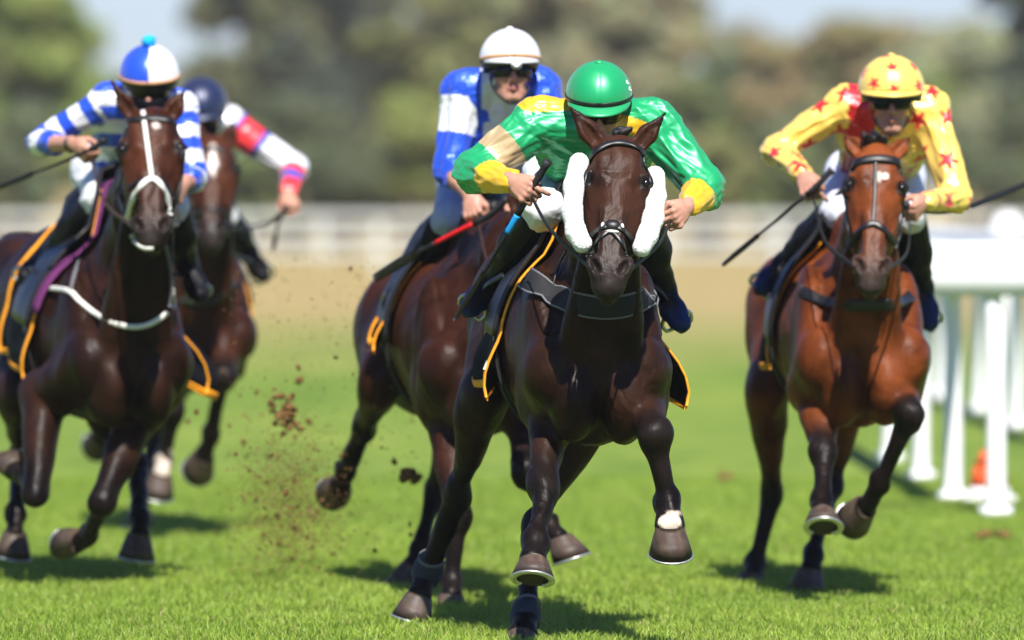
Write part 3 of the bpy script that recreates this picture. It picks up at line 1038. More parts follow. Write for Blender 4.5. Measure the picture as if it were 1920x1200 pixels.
def folds(V, Nn, F, amp, seed):
    disp = np.zeros(len(V)); w = np.zeros(len(V))
    for i, q in enumerate(F.p):
        if q['t'] != 0 or q['sub'] or not q['nm']: continue
        a, ax = q['a'], unit(q['b'] - q['a'])
        lo, hi = F.box(q)
        m = np.all((V > lo - .06) & (V < hi + .06), axis=1)
        if not m.any(): continue
        d, h = F.dist(q, V[m, 0], V[m, 1], V[m, 2])
        e = np.exp(-np.clip(d, -.05, .1) / .02)
        r = V[m] - a; al = r @ ax; pe = r - al[:, None] * ax
        fa, fp = q.get('fold', (20, 34)); fa *= .42; fp *= 1.75
        n = waves(pe * fp + ax[None] * (al * fa)[:, None], seed, 5, 1.0)
        n2 = waves(pe * fp * 2.1 + ax[None] * (al * fa * 2.4)[:, None], seed + 9, 4, 1.0)
        rid = (1 - 2.2 * np.abs(n)) + .34 * (1 - 2.4 * np.abs(n2))
        disp[m] += e * rid; w[m] += e
    return V + Nn * (1.25 * amp * disp / np.maximum(w, 1e-9))[:, None]

def dome_pt(o, Rh, c, r, th, ph):
    return o + Rh @ (c + r * V3(math.sin(th) * math.sin(ph), math.sin(th) * math.cos(ph), math.cos(th)))

def build_peak(sp, o, Rh, c0, rc, cap):
    pk = []; nrm = []
    for i in range(6):
        for j in range(25):
            ph = math.radians(-68 + 136 * j / 24); q = i / 5
            ext = .044 * sp.get('peak', 1.0) * max(0, math.cos(ph * 1.28)) ** .6
            b = c0 + rc * V3(math.sin(ph) * .995, math.cos(ph) * .995, .03)
            b = b + V3(math.sin(ph) * .35, math.cos(ph), 0) * ext * q + V3(0, 0, -.020 * q ** 1.3 * math.cos(ph) - .010)
            pk.append(o + Rh @ b); nrm.append(Rh @ unit(V3(0, .3, 1)))
    pk = np.array(pk).reshape(6, 25, 3); nrm = np.array(nrm).reshape(6, 25, 3)
    pv, pfc = slab(pk, nrm, .005)
    mk('cap_peak', pv, pfc, M['silk'], cap, col=np.tile(np.array(sp['peak_col']), (len(pv), 1)))

def build_rider(sp):
    o = P(*sp['head']); f = unit(V3(sp['look'])); u = unit(UP + XR * sp.get('tilt', 0.0))
    u = unit(u - f * (u @ f)); r = np.cross(u, f); Rh = frame3(r, f, u)
    shl, shr = P(*sp['sh_l']), P(*sp['sh_r'])
    chest, pel = P(*sp['chest']), P(*sp['pelvis'])
    ell, elr = P(*sp['el_l']), P(*sp['el_r'])
    hl, hr = sp['hand_l'], sp['hand_r']
    wl, wr = P(*hl['wrist']), P(*hr['wrist'])
    kl, kr = P(*sp['kn_l']), P(*sp['kn_r'])
    al, ar = P(*sp['an_l']), P(*sp['an_r'])
    tl, tr = P(*sp['toe_l']), P(*sp['toe_r'])
    sx = unit(shr - shl); sp_ax = unit(chest - pel)
    hipl, hipr = pel - sx * .10, pel + sx * .10
    nb = (shl + shr) / 2 + (o - (shl + shr) / 2) * .25
    root = thing('person', sp['label'], 'person', (pel[0], pel[1], 0), 'jockeys riding in the race')
    vx = sp['voxel']
    # ---- body
    F = SDF()
    F.cone(pel, chest, .10, .115, .05, (sx, 1.25), col=SKIN)
    F.cone(chest - sx * .10, chest + sx * .10, .10, .10, .05, col=SKIN)
    F.cone(nb, o + Rh @ V3(0, -.03, -.06), .052, .050, .04, col=SKIN)
    for s, e, w, h, hp_, k, a, t in ((shl, ell, wl, hl, hipl, kl, al, tl), (shr, elr, wr, hr, hipr, kr, ar, tr)):
        F.cone(chest * .4 + s * .6, s, .07, .055, .04, col=SKIN)
        F.cone(s, e, .047, .036, .03, col=SKIN)
        F.cone(e, lerp(e, w, .4), .037, .039, .02, col=SKIN)
        F.cone(lerp(e, w, .4), w, .039, .026, .02, col=SKIN)
        F.cone(hp_, k, .075, .048, .04, col=SKIN)
        F.cone(k, a, .044, .026, .02, col=SKIN)
        fd_ = unit(t - a); la_ = unit(k - a); fu_ = unit(la_ - fd_ * (la_ @ fd_))
        F.cone(a, a + fd_ * .08 - fu_ * .035, .026, .022, .02, col=SKIN)
        add_hand(F, h, sp.get('finger', 1.0))
    hp = add_head(F, o, Rh)
    V, Q = F.mesh(vx)
    c = F.colors(V, SKIN, .006)
    c = c * (1 + waves(V, 3, 5, 45.)[:, None] * .08)
    q = (V - o) @ Rh                                    # short dark hair under the helmet and stubble
    beard = sstep(-.05, -.09, q[:, 2]) * (np.linalg.norm(q, axis=1) < .16) * sp.get('stubble', .25)
    c = c * (1 - beard[:, None] * .55)
    hairm = (q[:, 2] > -.04) & (q[:, 1] < -.01) & (np.linalg.norm(q, axis=1) < .2) & (np.abs(q[:, 0]) < .074)
    c[hairm] = np.array((.02, .014, .01))
    mk('body', V, Q, M['skin'], root, col=c)
    for s in (-1, 1):
        mk('eye', *ball(hp(s * .030, .078, .001), .0125, 8, 12), M['eye'], root)
    # ---- silk jacket
    J = SDF(); pf = sp.get('puff', 1.0)
    def jc(a, b, ra, rb, k, nm, flat=None, fold=(20, 34)):
        J.cone(a, b, ra, rb, k, flat, nm=nm); J.p[-1]['fold'] = fold
    jc(pel + sp_ax * .06, chest - sp_ax * .04, .135, .155, .06, 'torso', (sx, 1.18))
    jc(chest - sx * .09, chest + sx * .09, .125, .125, .06, 'chest', fold=(24, 24))
    jc(lerp(shl, shr, .22), lerp(shl, shr, .78), .085, .085, .06, 'yoke', fold=(24, 20))
    jc(lerp(nb, chest, .5), nb + unit(o - nb) * .045, .095, .066, .05, 'collar', fold=(20, 20))
    for nm, s, e, w, tc in (('l', shl, ell, wl, sp.get('cuff_l', .86)), ('r', shr, elr, wr, sp.get('cuff_r', .86))):
        jc(lerp(chest, s, .55), s, .095, .076 * pf, .05, 'shoulder_' + nm)
        jc(s, e, .074 * pf, .060 * pf, .035, 'upper_' + nm, fold=(26, 30))
        jc(e, lerp(e, w, tc), .061 * pf, .042 if tc > .6 else .05, .03, 'lower_' + nm, fold=(34, 26))
        if tc > .6:
            jc(lerp(e, w, tc - .06), lerp(e, w, tc + .03), .040, .037, .008, 'cuff_' + nm, fold=(40, 20))
    V, Q = J.mesh(sp.get('voxel_cloth', vx))
    idx, t = J.nearest(V)
    names = np.array([q['nm'] for q in J.p])[idx]
    rest = V.copy()
    V = folds(V, vnormals(V, Q), J, sp.get('fold_amp', .006), sp['seed'])
    jk = mk('silk_jacket', V, Q, M['silk'], root, col=sp['pattern'](rest, names, t, dict(o=o, nb=nb, shl=shl, shr=shr, chest=chest, sx=sx, J=J)))
    # ---- breeches
    Bz = SDF()
    def bc(a, b, ra, rb, k, nm, fold=(30, 22)):
        Bz.cone(a, b, ra, rb, k, nm=nm); Bz.p[-1]['fold'] = fold
    bc(pel - sx * .07, pel + sx * .07, .128, .128, .05, 'seat')
    bc(pel, pel + sp_ax * .12, .13, .125, .05, 'waist')
    for nm, hp_, k, a in (('l', hipl, kl, al), ('r', hipr, kr, ar)):
        bc(hp_, k, .108, .070, .05, 'thigh_' + nm)
        bc(k, lerp(k, a, .22), .069, .060, .03, 'knee_' + nm)
    V, Q = Bz.mesh(max(vx, .006))
    bcol = np.tile(np.array(sp.get('breeches', (.74, .74, .77))), (len(V), 1))
    V = folds(V, vnormals(V, Q), Bz, .0035, sp['seed'] + 3)
    mk('breeches', V, Q, M['fabric_white'], root, col=bcol)
    # ---- boots
    feet = {}
    for nm, k, a, tt in (('l', kl, al, tl), ('r', kr, ar, tr)):
        Z = SDF(); fd = unit(tt - a); la = unit(k - a)
        fu = unit(la - fd * (la @ fd)); ln = .20
        top = lerp(k, a, .16)
        Z.cone(top, lerp(k, a, .5), .074, .071, .02, nm='shaft'); Z.p[-1]['fold'] = (16, 26)
        Z.cone(lerp(k, a, .5), a + la * .03, .070, .049, .03, nm='shaft'); Z.p[-1]['fold'] = (40, 18)
        Z.cone(a + la * .02, a + fd * .09 - fu * .035, .046, .040, .03, nm='foot'); Z.p[-1]['fold'] = (30, 20)
        fs = unit(np.cross(fd, fu))
        Z.cone(a + fd * .09 - fu * .035, a + fd * .165 - fu * .045, .042, .032, .03, (fs, 1.15))
        Z.ell(a - fd * .03 - fu * .045, (.034, .042, .036), frame3(fs, fd, fu), .03)
        V, Q = Z.mesh(max(vx, .006))
        V = folds(V, vnormals(V, Q), Z, .003, sp['seed'] + 5)
        col = np.tile(np.array((.007, .007, .009)), (len(V), 1))
        toe = sp.get('boot_blue')
        if toe is not None:
            m = sstep(.05, .08, (V - a) @ fd) * sstep(-.07, -.04, (V - a) @ fu) * (1 - sstep(.01, .04, (V - a) @ la))
            col = col * (1 - m[:, None]) + np.array(toe)[None] * m[:, None]
        bt = mk('boot', V, Q, M['boot'], root, col=col)
        so = [(a + fd * (-.065 + .235 * i / 10) - fu * (.078 - .008 * math.sin(i / 10 * 3.1))) for i in range(11)]
        mk('sole', *ribbon(so, np.tile(-fu, (11, 1)), [.05, .06, .055, .06, .078, .075, .03], .010), M['leather'], bt)
        feet[nm] = dict(ball=a + fd * .085 - fu * .095, dir=fd, up=fu)
    # ---- helmet
    c0 = V3(0, -.008, .050); rc = V3(.118, .136, .122) * sp.get('helm', 1.0)
    sh_v, nu, nv = [], 14, 40
    for i in range(nu):
        for j in range(nv):
            ph = 2 * math.pi * j / nv
            th = math.radians(113 - 6 * max(0, math.cos(ph))) * i / (nu - 1)
            sh_v.append(dome_pt(o, Rh, c0, rc * .965, th, ph))
    hm = mk('helmet', np.array(sh_v), grid_faces(nu, nv, True), M['cap_shell'], root)
    nu, nv = 40, 96
    cv, cq = [], []
    for i in range(nu):
        for j in range(nv):
            ph = 2 * math.pi * j / nv
            th = math.radians(93 - 3 * math.cos(ph)) * i / (nu - 1)
            seam = min(abs(((ph / (2 * math.pi) * 6 + .0) % 1) - .0), abs(((ph / (2 * math.pi) * 6) % 1) - 1))
            rr = 1.0 - .014 * math.exp(-(seam / .02) ** 2) + .004 * math.sin(ph * 6) * math.sin(th) ** 2
            rr += .006 * math.sin(ph * 17 + 3 * th) * max(0, i / nu - .75)
            cv.append(dome_pt(o, Rh, c0, rc * rr, th, ph)); cq.append((th, ph))
    cv = np.array(cv); cq = np.array(cq)
    colr = sp['cap'](cv, cq, (cv - o) @ Rh)
    cap = mk('cap_cover', cv, grid_faces(nu, nv, True), M['silk'], hm, col=colr)
    if sp.get('cap_mark'):
        for z0 in (math.radians(62), math.radians(74)):
            ring = [dome_pt(o, Rh, c0, rc * 1.006, z0 + .055 * math.sin(q), math.radians(74) + .06 * math.cos(q)) for q in np.linspace(.6, 2 * math.pi - .6, 15)]
            mk('cap_lettering', *tube(ring, .0026, 6), M['white_strap'], cap)
    # peak
    if sp.get('peak', 1.0) > .1: build_peak(sp, o, Rh, c0, rc, cap)

    if sp.get('band'):
        ring = [dome_pt(o, Rh, c0, rc * 1.004, math.radians(90 - 3 * math.cos(q)), q) for q in np.linspace(0, 2 * math.pi, 49)]
        nn = [unit(p - o - Rh @ c0) for p in ring]
        mk('cap_band', *ribbon(ring, np.array(nn), .013, .003), M[sp['band']], cap)
    bt, bf = ball(dome_pt(o, Rh, c0, rc * 1.0, 0, 0), (.016, .016, .008), 6, 12, Rh)
    if sp.get('pom'):
        bt, bf = ball(dome_pt(o, Rh, c0, rc * 1.14, 0, 0), (.030, .030, .026), 14, 20, Rh)
        bt = bt + (bt - bt.mean(0)) * (waves(bt, 4, 6, 150)[:, None] * .12)
        mk('pompom', bt, bf, M['pompom'], cap)
    else:
        mk('cap_button', bt, bf, M['silk'], cap, col=np.tile(np.array(sp['button']), (len(bt), 1)))
    for s in (-1, 1):
        st = [hp(s * .082, .02, .03), hp(s * .080, .012, -.04), hp(s * .060, .035, -.09), hp(s * .02, .068, -.128), hp(0, .074, -.131)]
        st = catmull(st, 5); n = np.array([unit(p - hp(0, 0, -.03)) for p in st])
        mk('chin_strap', *ribbon(st, n, .016, .003), M['leather'], hm)
    if sp.get('mask'):      # dark collar pulled up over nose and mouth
        G = []; Nn = []
        for i in range(10):
            for j in range(25):
                a = math.radians(-100 + 200 * j / 24); z = lerp(-.02, -.135, i / 9)
                rx, ry = (.082 - .02 * (i / 9) ** 2), (.105 - .03 * (i / 9) ** 2)
                nose = .02 * math.exp(-(a / .22) ** 2) * math.exp(-((i - 1.5) / 2.2) ** 2)
                G.append(hp(rx * math.sin(a), .012 + (ry + nose) * math.cos(a), z)); Nn.append(Rh @ V3(math.sin(a), math.cos(a), 0))
        mk('neck_warmer', *slab(np.array(G).reshape(10, 25, 3), np.array(Nn).reshape(10, 25, 3), .004), M['cloth_navy'], root)
    # ---- goggles
    G, Nn = [], []
    for i in range(9):
        for j in range(33):
            a = math.radians(-72 + 144 * j / 32); v = i / 8
            bot = -.030 + .026 * math.exp(-(a / .17) ** 2); z = lerp(.026, bot, v)
            bul = .006 * math.sin(v * math.pi)
            G.append(hp((.079 + bul) * math.sin(a), .020 + (.088 + bul) * math.cos(a), z))
            Nn.append(Rh @ V3(math.sin(a), math.cos(a), .1))
    gg = mk('goggles', *slab(np.array(G).reshape(9, 33, 3), np.array(Nn).reshape(9, 33, 3), .004), M['visor'], root)
    if sp.get('goggle_trim'):
        top = np.array(G).reshape(9, 33, 3)[0]; nt_ = np.array(Nn).reshape(9, 33, 3)[0]
        mk('goggle_frame', *ribbon(top + nt_ * .004, nt_, .007, .004), M[sp['goggle_trim']], gg)
    if sp.get('badge'):
        b0 = c0 + rc * V3(.05, .985, -.02)
        mk('front_clip', *ball(o + Rh @ (b0 + V3(0, .028, -.04)), (.020, .012, .013), 8, 14, Rh), M['steel'], hm)
        bx, bf2 = box_mesh(o + Rh @ (b0 + V3(0, .020, -.022)), .038, .012, .028, Rh)
        mk('clip_strap', bx, bf2, M['white_strap'], hm, smooth=False)
    if sp.get('watch'):
        w_, e_ = (wl, ell) if sp['watch'] == 'l' else (wr, elr)
        c1 = lerp(e_, w_, .93)
        ax = unit(w_ - e_); p1 = unit(np.cross(ax, UP)); p2 = np.cross(ax, p1)
        ring = [c1 + (p1 * math.cos(q) + p2 * math.sin(q)) * .031 for q in np.linspace(0, 2 * math.pi, 25)]
        mk('wristwatch', *ribbon(ring, np.array([unit(p - c1) for p in ring]), .022, .006), M['leather'], root)
    return dict(root=root, feet=feet, o=o, Rh=Rh, rc=rc, c0=c0, J=J)

def whip(label, px, r, parts, group='riding whips in the jockeys\' hands'):
    """tapered stick through the given pixels; parts = [(name, t0, t1, radius factor, material)]"""
    pts = catmull([P(*q) for q in px], 10)
    root = thing('whip', label, 'whip', tuple(pts[0]), group)
    n = len(pts); s = np.linspace(0, 1, n)
    f = lambda t: np.array([np.interp(t, s, pts[:, i]) for i in range(3)])
    for nm, a, b, k0, k1, mat in parts:
        q = np.array([f(t) for t in np.linspace(a, b, 9)])
        if nm == 'flap':
            d = unit(q[-1] - q[0]); nn = unit(np.cross(d, V3(.2, 1, .1)))
            mk(nm, *ribbon(q, np.tile(V3(0, -1, 0), (9, 1)), [r * k0 * 2, r * k0 * 2.2, r * k1 * 2], r * .5), M[mat], root)
        else:
            rad = np.linspace(r * k0, r * k1, 9)
            if nm == 'handle': rad = rad * (1 + .05 * np.sin(np.arange(9) * 2.5)); rad[0] *= 1.35
            mk(nm, *tube(q, rad, 10), M[mat], root)
    return root
# ------------------------------------------------------------------ the setting
def turf_material():
    m, nt, b = new_mat('turf_ground')
    tc = N(nt, 'ShaderNodeTexCoord')
    sep = N(nt, 'ShaderNodeSeparateXYZ')
    nt.links.new(tc.outputs['Object'], sep.inputs[0])
    big = noise_node(nt, 0.35, 5, 0.6, stretch=(1, .35, 1))
    mid = noise_node(nt, 2.2, 5, 0.65, stretch=(1, .4, 1))
    fine = noise_node(nt, 45, 4, 0.7, stretch=(1, .5, 1))
    g1 = ramp(nt, mid.outputs[0], .3, .72, (.105, .19, .018, 1), (.215, .29, .045, 1))
    g2 = ramp(nt, big.outputs[0], .3, .7, (.72, .80, .7, 1), (1.25, 1.1, 1.2, 1))
    g3 = ramp(nt, fine.outputs[0], .25, .75, (.6, .62, .6, 1), (1.25, 1.25, 1.3, 1))
    green = mult(nt, mult(nt, g1.outputs[0], g2.outputs[0]), g3.outputs[0])
    dry = ramp(nt, mid.outputs[0], .3, .75, (.27, .205, .075, 1), (.38, .30, .13, 1))
    # mown green track, then unmown dry grass from about 80 m on
    wob = N(nt, 'ShaderNodeMath', operation='MULTIPLY_ADD')
    nt.links.new(big.outputs[0], wob.inputs[0]); wob.inputs[1].default_value = 26.0
    nt.links.new(sep.outputs[1], wob.inputs[2])
    mr = N(nt, 'ShaderNodeMapRange')
    nt.links.new(wob.outputs[0], mr.inputs[0])
    mr.inputs[1].default_value = 84; mr.inputs[2].default_value = 124
    mx = N(nt, 'ShaderNodeMix', data_type='RGBA')
    nt.links.new(mr.outputs[0], mx.inputs[0])
    nt.links.new(green, mx.inputs[6]); nt.links.new(dry.outputs[0], mx.inputs[7])
    nt.links.new(mx.outputs[2], b.inputs['Base Color'])
    b.inputs['Roughness'].default_value = .9
    b.inputs['Specular IOR Level'].default_value = .15
    bump_chain(nt, b, [(fine.outputs[0], .6, .03), (mid.outputs[0], .3, .05)])
    return m

def leafy(name, trans=.35, rough=.55, spec=.3):
    m, nt, b = new_mat(name)
    a = N(nt, 'ShaderNodeAttribute', attribute_name='col')
    n = noise_node(nt, 3.0, 3)
    v = ramp(nt, n.outputs[0], .3, .7, (.8, .8, .8, 1), (1.15, 1.15, 1.15, 1))
    c = mult(nt, a.outputs['Color'], v.outputs[0])
    nt.links.new(c, b.inputs['Base Color'])
    b.inputs['Roughness'].default_value = rough
    b.inputs['Specular IOR Level'].default_value = spec
    tr = N(nt, 'ShaderNodeBsdfTranslucent')
    nt.links.new(c, tr.inputs['Color'])
    mix = N(nt, 'ShaderNodeMixShader'); mix.inputs[0].default_value = trans
    nt.links.new(b.outputs[0], mix.inputs[1]); nt.links.new(tr.outputs[0], mix.inputs[2])
    nt.links.new(mix.outputs[0], nt.nodes['Material Output'].inputs['Surface'])
    return m

M['turf'] = turf_material()
M['blade'] = leafy('grass_blade', .35, .5, .35)
M['leaf'] = leafy('leaf', .5, .6, .2)

def build_ground():
    xs = np.concatenate([np.linspace(-900, -20, 16), np.linspace(-16, 16, 33), np.linspace(20, 900, 16)])
    ys = np.concatenate([np.linspace(-60, 20, 9), np.linspace(22, 60, 77), np.linspace(65, 200, 28), np.linspace(230, 1800, 16)])
    X, Y = np.meshgrid(xs, ys)
    Z = waves(np.stack([X.ravel() * .5, Y.ravel() * .3, 0 * X.ravel()], 1), 2, 5, 1.0).reshape(X.shape) * .012
    Z = np.where((Y > 20) & (Y < 70), Z - .01, -.01)
    V = np.stack([X, Y, Z], -1).reshape(-1, 3)
    o = mk('ground', V, np.array(grid_faces(len(ys), len(xs)))[:, ::-1], M['turf'], org=V3(0, 0, 0))
    tag(o, kind='structure')

def build_grass(n=430000):
    r = np.random.default_rng(3)
    y = 27.0 + 20.0 * r.random(n) ** 1.35
    hw = y * (960 / FPX) + 1.5
    x = (r.random(n) * 2 - 1) * hw
    p = np.stack([x, y, np.zeros(n)], 1)
    cl = waves(p * V3(1, .6, 0), 8, 6, 2.6) * .5 + waves(p * V3(1, .7, 0), 9, 6, 9.) * .5
    h = (.022 + .014 * r.random(n) + .010 * cl) * np.where(r.random(n) < .04, 1.5, 1.0)
    h = np.maximum(h, .015)
    a = r.random(n) * 6.283
    lean = r.normal(0, .45, (n, 2)) * h[:, None]
    w = .0015 + .0015 * r.random(n)
    s = np.stack([np.cos(a), np.sin(a), 0 * a], 1)
    l3 = np.concatenate([lean, np.zeros((n, 1))], 1)
    up = np.zeros((n, 3)); up[:, 2] = 1
    b = p - up * .022
    V = np.stack([b - s * w[:, None], b + s * w[:, None],
                  b + l3 * .35 + up * (h * .6 + .02)[:, None] + s * w[:, None] * .8, b + l3 * .35 + up * (h * .6 + .02)[:, None] - s * w[:, None] * .8,
                  b + l3 + up * (h + .02)[:, None]], 1).reshape(-1, 3)
    i = np.arange(n)[:, None] * 5
    F = np.concatenate([i + np.array([[0, 1, 2]]), i + np.array([[0, 2, 3]]), i + np.array([[3, 2, 4]])])
    c0, c1, c2 = np.array((.165, .28, .024)), np.array((.34, .45, .065)), np.array((.40, .37, .13))
    t = np.clip(.5 + .35 * cl + r.normal(0, .25, n), 0, 1)[:, None]
    c = c0 * (1 - t) + c1 * t
    d = (r.random(n) < .05 + .05 * (cl < -.5))[:, None]
    c = np.where(d, c2, c)
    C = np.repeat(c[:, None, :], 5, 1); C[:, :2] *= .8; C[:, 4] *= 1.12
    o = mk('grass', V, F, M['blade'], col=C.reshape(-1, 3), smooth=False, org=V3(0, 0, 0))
    tag(o, kind='stuff')

# ---- trees ---------------------------------------------------------------
def leaf_cards(cen, rad, n, size, r, shell=.35):
    """n small leaf clumps (bent quads) through blobs cen (k,3) with radii rad (k,3)"""
    vol = rad.prod(1) ** .75; b = r.choice(len(cen), n, p=vol / vol.sum())
    d = r.normal(size=(n, 3)); d /= np.linalg.norm(d, axis=1)[:, None]
    q = shell + (1 - shell) * r.random(n) ** .7
    p = cen[b] + d * rad[b] * q[:, None] * (1 + .22 * r.normal(size=(n, 1)))
    nn = d + .45 * r.normal(size=(n, 3)) + V3(0, -.6, .4); nn /= np.linalg.norm(nn, axis=1)[:, None]
    t = np.cross(nn, r.normal(size=(n, 3))); t /= np.linalg.norm(t, axis=1)[:, None]
    s = np.cross(nn, t)
    sz = size * (.6 + .8 * r.random(n))[:, None]
    V = np.stack([p - t * sz, p + s * sz * .55 + nn * sz * .15, p + t * sz, p - s * sz * .55 + nn * sz * .15], 1).reshape(-1, 3)
    F = (np.arange(n)[:, None] * 4 + np.arange(4)[None])
    return V, F, b

def tree(name, label, px, py_top, Y, wide, tint, seed, group='trees beyond the racecourse', n=7000, trunk=True, py_bot=330, gap=.0):
    """crown between the two heights, wide = crown half-width in pixels of the photograph"""
    r = np.random.default_rng(seed)
    base = P(px, 600, Y); base[2] = 0
    top = P(px, py_top, Y)[2]; bot = max(.3, P(px, py_bot, Y)[2]); hw = wide * Y / FPX
    root = thing(name, label, 'tree' if trunk else 'shrub', tuple(base), group)
    k = 16 if trunk else 9
    cen, rad = [], []
    for i in range(k):
        z = bot + (top - bot) * r.uniform(.08, .92)
        prof = math.sin(math.pi * np.clip((z - bot) / (top - bot), .12, .88) * .9 + .2) ** .6
        a = r.uniform(0, 6.28); q = hw * prof * math.sqrt(r.random()) * .75
        cen.append(base + V3(q * math.cos(a), q * math.sin(a), z))
        rr = hw * r.uniform(.26, .46)
        rad.append((rr, rr, rr * r.uniform(.55, .85)))
    cen, rad = np.array(cen), np.array(rad)
    V, F, b = leaf_cards(cen, rad, n, hw * .095 + .05, r)
    V[:, 2] = np.maximum(V[:, 2], .05)
    bl = r.uniform(.85, 1.15, k)
    c = np.array(tint)[None] * 2.5 * np.array((1.08, 1.0, .95)) * bl[b][:, None] * r.uniform(.75, 1.25, (n, 1)) * (1 + r.normal(0, .08, (n, 3)))
    if trunk:
        tr = [base - UP * .2, base + UP * bot * .5 + V3(r.normal(0, .05), 0, 0), base + UP * (bot + (top - bot) * .35), base + UP * (bot + (top - bot) * .75) + V3(r.normal(0, .2), r.normal(0, .2), 0)]
        parts = [tube(catmull(tr, 5), [hw * .085 + .05, hw * .07, hw * .045, .02], 10)]
        for i in range(min(10, k)):
            s0 = lerp(tr[1], tr[3], r.uniform(.1, .7))
            parts.append(tube(catmull([s0, lerp(s0, cen[i], .5) + UP * .15 * hw, cen[i]], 4), [hw * .03 + .02, .012], 6))
        mk('trunk', *join(parts), M['bark'], root)
    else:
        parts = [tube(catmull([base + V3(r.normal(0, .1), r.normal(0, .1), -.1), lerp(base, cen[i], .6) + UP * .1, cen[i]], 3), [.04, .012], 5) for i in range(k)]
        mk('stems', *join(parts), M['bark'], root)
    mk('crown' if trunk else 'foliage', V, F, M['leaf'], root, col=np.repeat(c, 4, 0), smooth=False)
    return root

def build_trees():
    G1, G2, G3 = (.085, .115, .028), (.04, .062, .026), (.14, .135, .085)
    T = [
        ('broad olive green tree filling the far corner, left of the open sky gap', 60, -170, 205, 150, (.085, .115, .03), 1),
        ('tall dark green tree between the sky gap and the white capped jockey', 480, -130, 215, 130, (.065, .075, .04), 2),
        ('very dark leafy tree standing right behind the pale dry one', 610, -160, 230, 130, (.032, .040, .030), 3),
        ('olive tree rising behind the white capped jockey', 800, -170, 212, 130, (.075, .085, .034), 4),
        ('dull green tree above the green capped jockey', 985, -150, 220, 120, (.085, .09, .05), 5),
        ('pale greyish willow between the green cap and the orange brown tree', 1200, -150, 206, 150, (.125, .13, .075), 6),
        ('low dark green tree under the small sky gap', 1335, 60, 222, 90, (.075, .10, .055), 7),
        ('orange brown autumn tree left of the yellow silks', 1430, 70, 208, 110, (.115, .10, .05), 8),
        ('olive brown tree behind the yellow cap', 1600, 20, 214, 130, (.105, .10, .045), 9),
        ('silvery green willow to the right of the yellow cap', 1800, 40, 205, 140, (.115, .13, .075), 10),
        ('dark tree at the right edge, rising above the silvery willow', 1935, -160, 226, 110, (.035, .05, .03), 11),
        ('small dark gap filling tree behind the dry tan tree', 550, 40, 205, 70, (.036, .046, .032), 12),
        ('tan leaved dry tree top over the dark trees', 540, -180, 240, 110, (.12, .115, .065), 13),
        ('pale olive tree far back at the left picture edge', 10, -150, 262, 170, (.10, .115, .05), 21),
        ('far tree crown to the right of the sky gap', 545, -200, 268, 170, (.075, .085, .05), 22),
        ('far dull green tree left of the white cap', 745, -190, 258, 150, (.08, .09, .05), 23),
        ('far grey green tree over the white cap', 915, -200, 272, 150, (.09, .095, .06), 24),
        ('far pale tree over the green cap', 1090, -170, 262, 150, (.105, .11, .065), 25),
        ('far pale tree right of the green cap, beside the small sky gap', 1240, -60, 275, 130, (.115, .12, .075), 26),
        ('low far tree closing the bottom of the open sky gap', 300, 150, 255, 140, (.085, .105, .045), 27),
        ('low far tree under the small sky gap', 1420, 75, 262, 140, (.10, .105, .06), 28),
        ('far olive tree behind the starred cap', 1630, 45, 270, 150, (.11, .11, .065), 29),
        ('far pale green tree above the starred elbow', 1840, 30, 262, 170, (.11, .125, .075), 30),
    ]
    for lab, px, top, Y, w, tint, sd in T:
        tree('tree', lab, px, top, Y, w, tint, sd)
    spots = ['at the left picture edge', 'by the striped elbow', 'behind the pompom cap', 'behind the navy cap', 'over the red banded sleeve', 'in the wide gap', 'left of the white cap',
             'behind the white cap', 'behind the green cap', 'right of the green shoulder', 'left of the starred sleeve', 'over the starred sleeve', 'behind the starred cap', 'right of the starred elbow', 'at the right picture edge']
    spx = np.array([-90, 90, 285, 400, 500, 640, 800, 950, 1120, 1280, 1400, 1530, 1690, 1820, 2010])
    r = np.random.default_rng(5)
    hues = [('deep green', (.06, .08, .03)), ('olive', (.085, .095, .035)), ('mid green', (.07, .095, .03)), ('dull brownish', (.095, .088, .045)), ('blackish green', (.045, .058, .03)), ('yellow green', (.10, .12, .035))]
    k = 0
    for row, (Y, n) in enumerate(((186, 13), (196, 12))):
        for i in range(n):
            px = -90 + (2100 / (n - 1)) * i + r.uniform(-40, 40) + row * 70
            nm, tint = hues[int(r.integers(0, 6))]
            top = r.uniform(180, 260) if row == 0 else r.uniform(120, 210)
            if 190 < px < 430: top = max(top, 200)
            tree('shrub', f"{nm} {('low front', 'tall back')[row]} row hedge bush {spots[int(np.argmin(np.abs(spx - px)))]}", px, top, Y, r.uniform(95, 130), tint, 50 + k, 'bushes of the far hedge', 2600, False, 420)
            k += 1

# ---- fences and the running rail -----------------------------------------
def far_fence(Y, label, top, nrail, x0, x1):
    root = thing('white_fence', label, 'fence', (0, Y, 0), 'white fences beyond the dry grass')
    n = int((x1 - x0) / 2.4)
    pv, pf = box_mesh((x0, Y, top / 2), .14, .12, top)
    first = mk('post', pv, pf, M['old_white'], root, smooth=False)
    for i in range(1, n + 1):
        c = first.copy(); COL.objects.link(c); c.location = (i * 2.4, 0, 0)
    for i in range(nrail):
        z = top - .06 - i * (top - .12) / nrail
        mk('rail', *box_mesh(((x0 + x1) / 2, Y - .09, z), x1 - x0, .05, .09), M['old_white'], root, smooth=False)

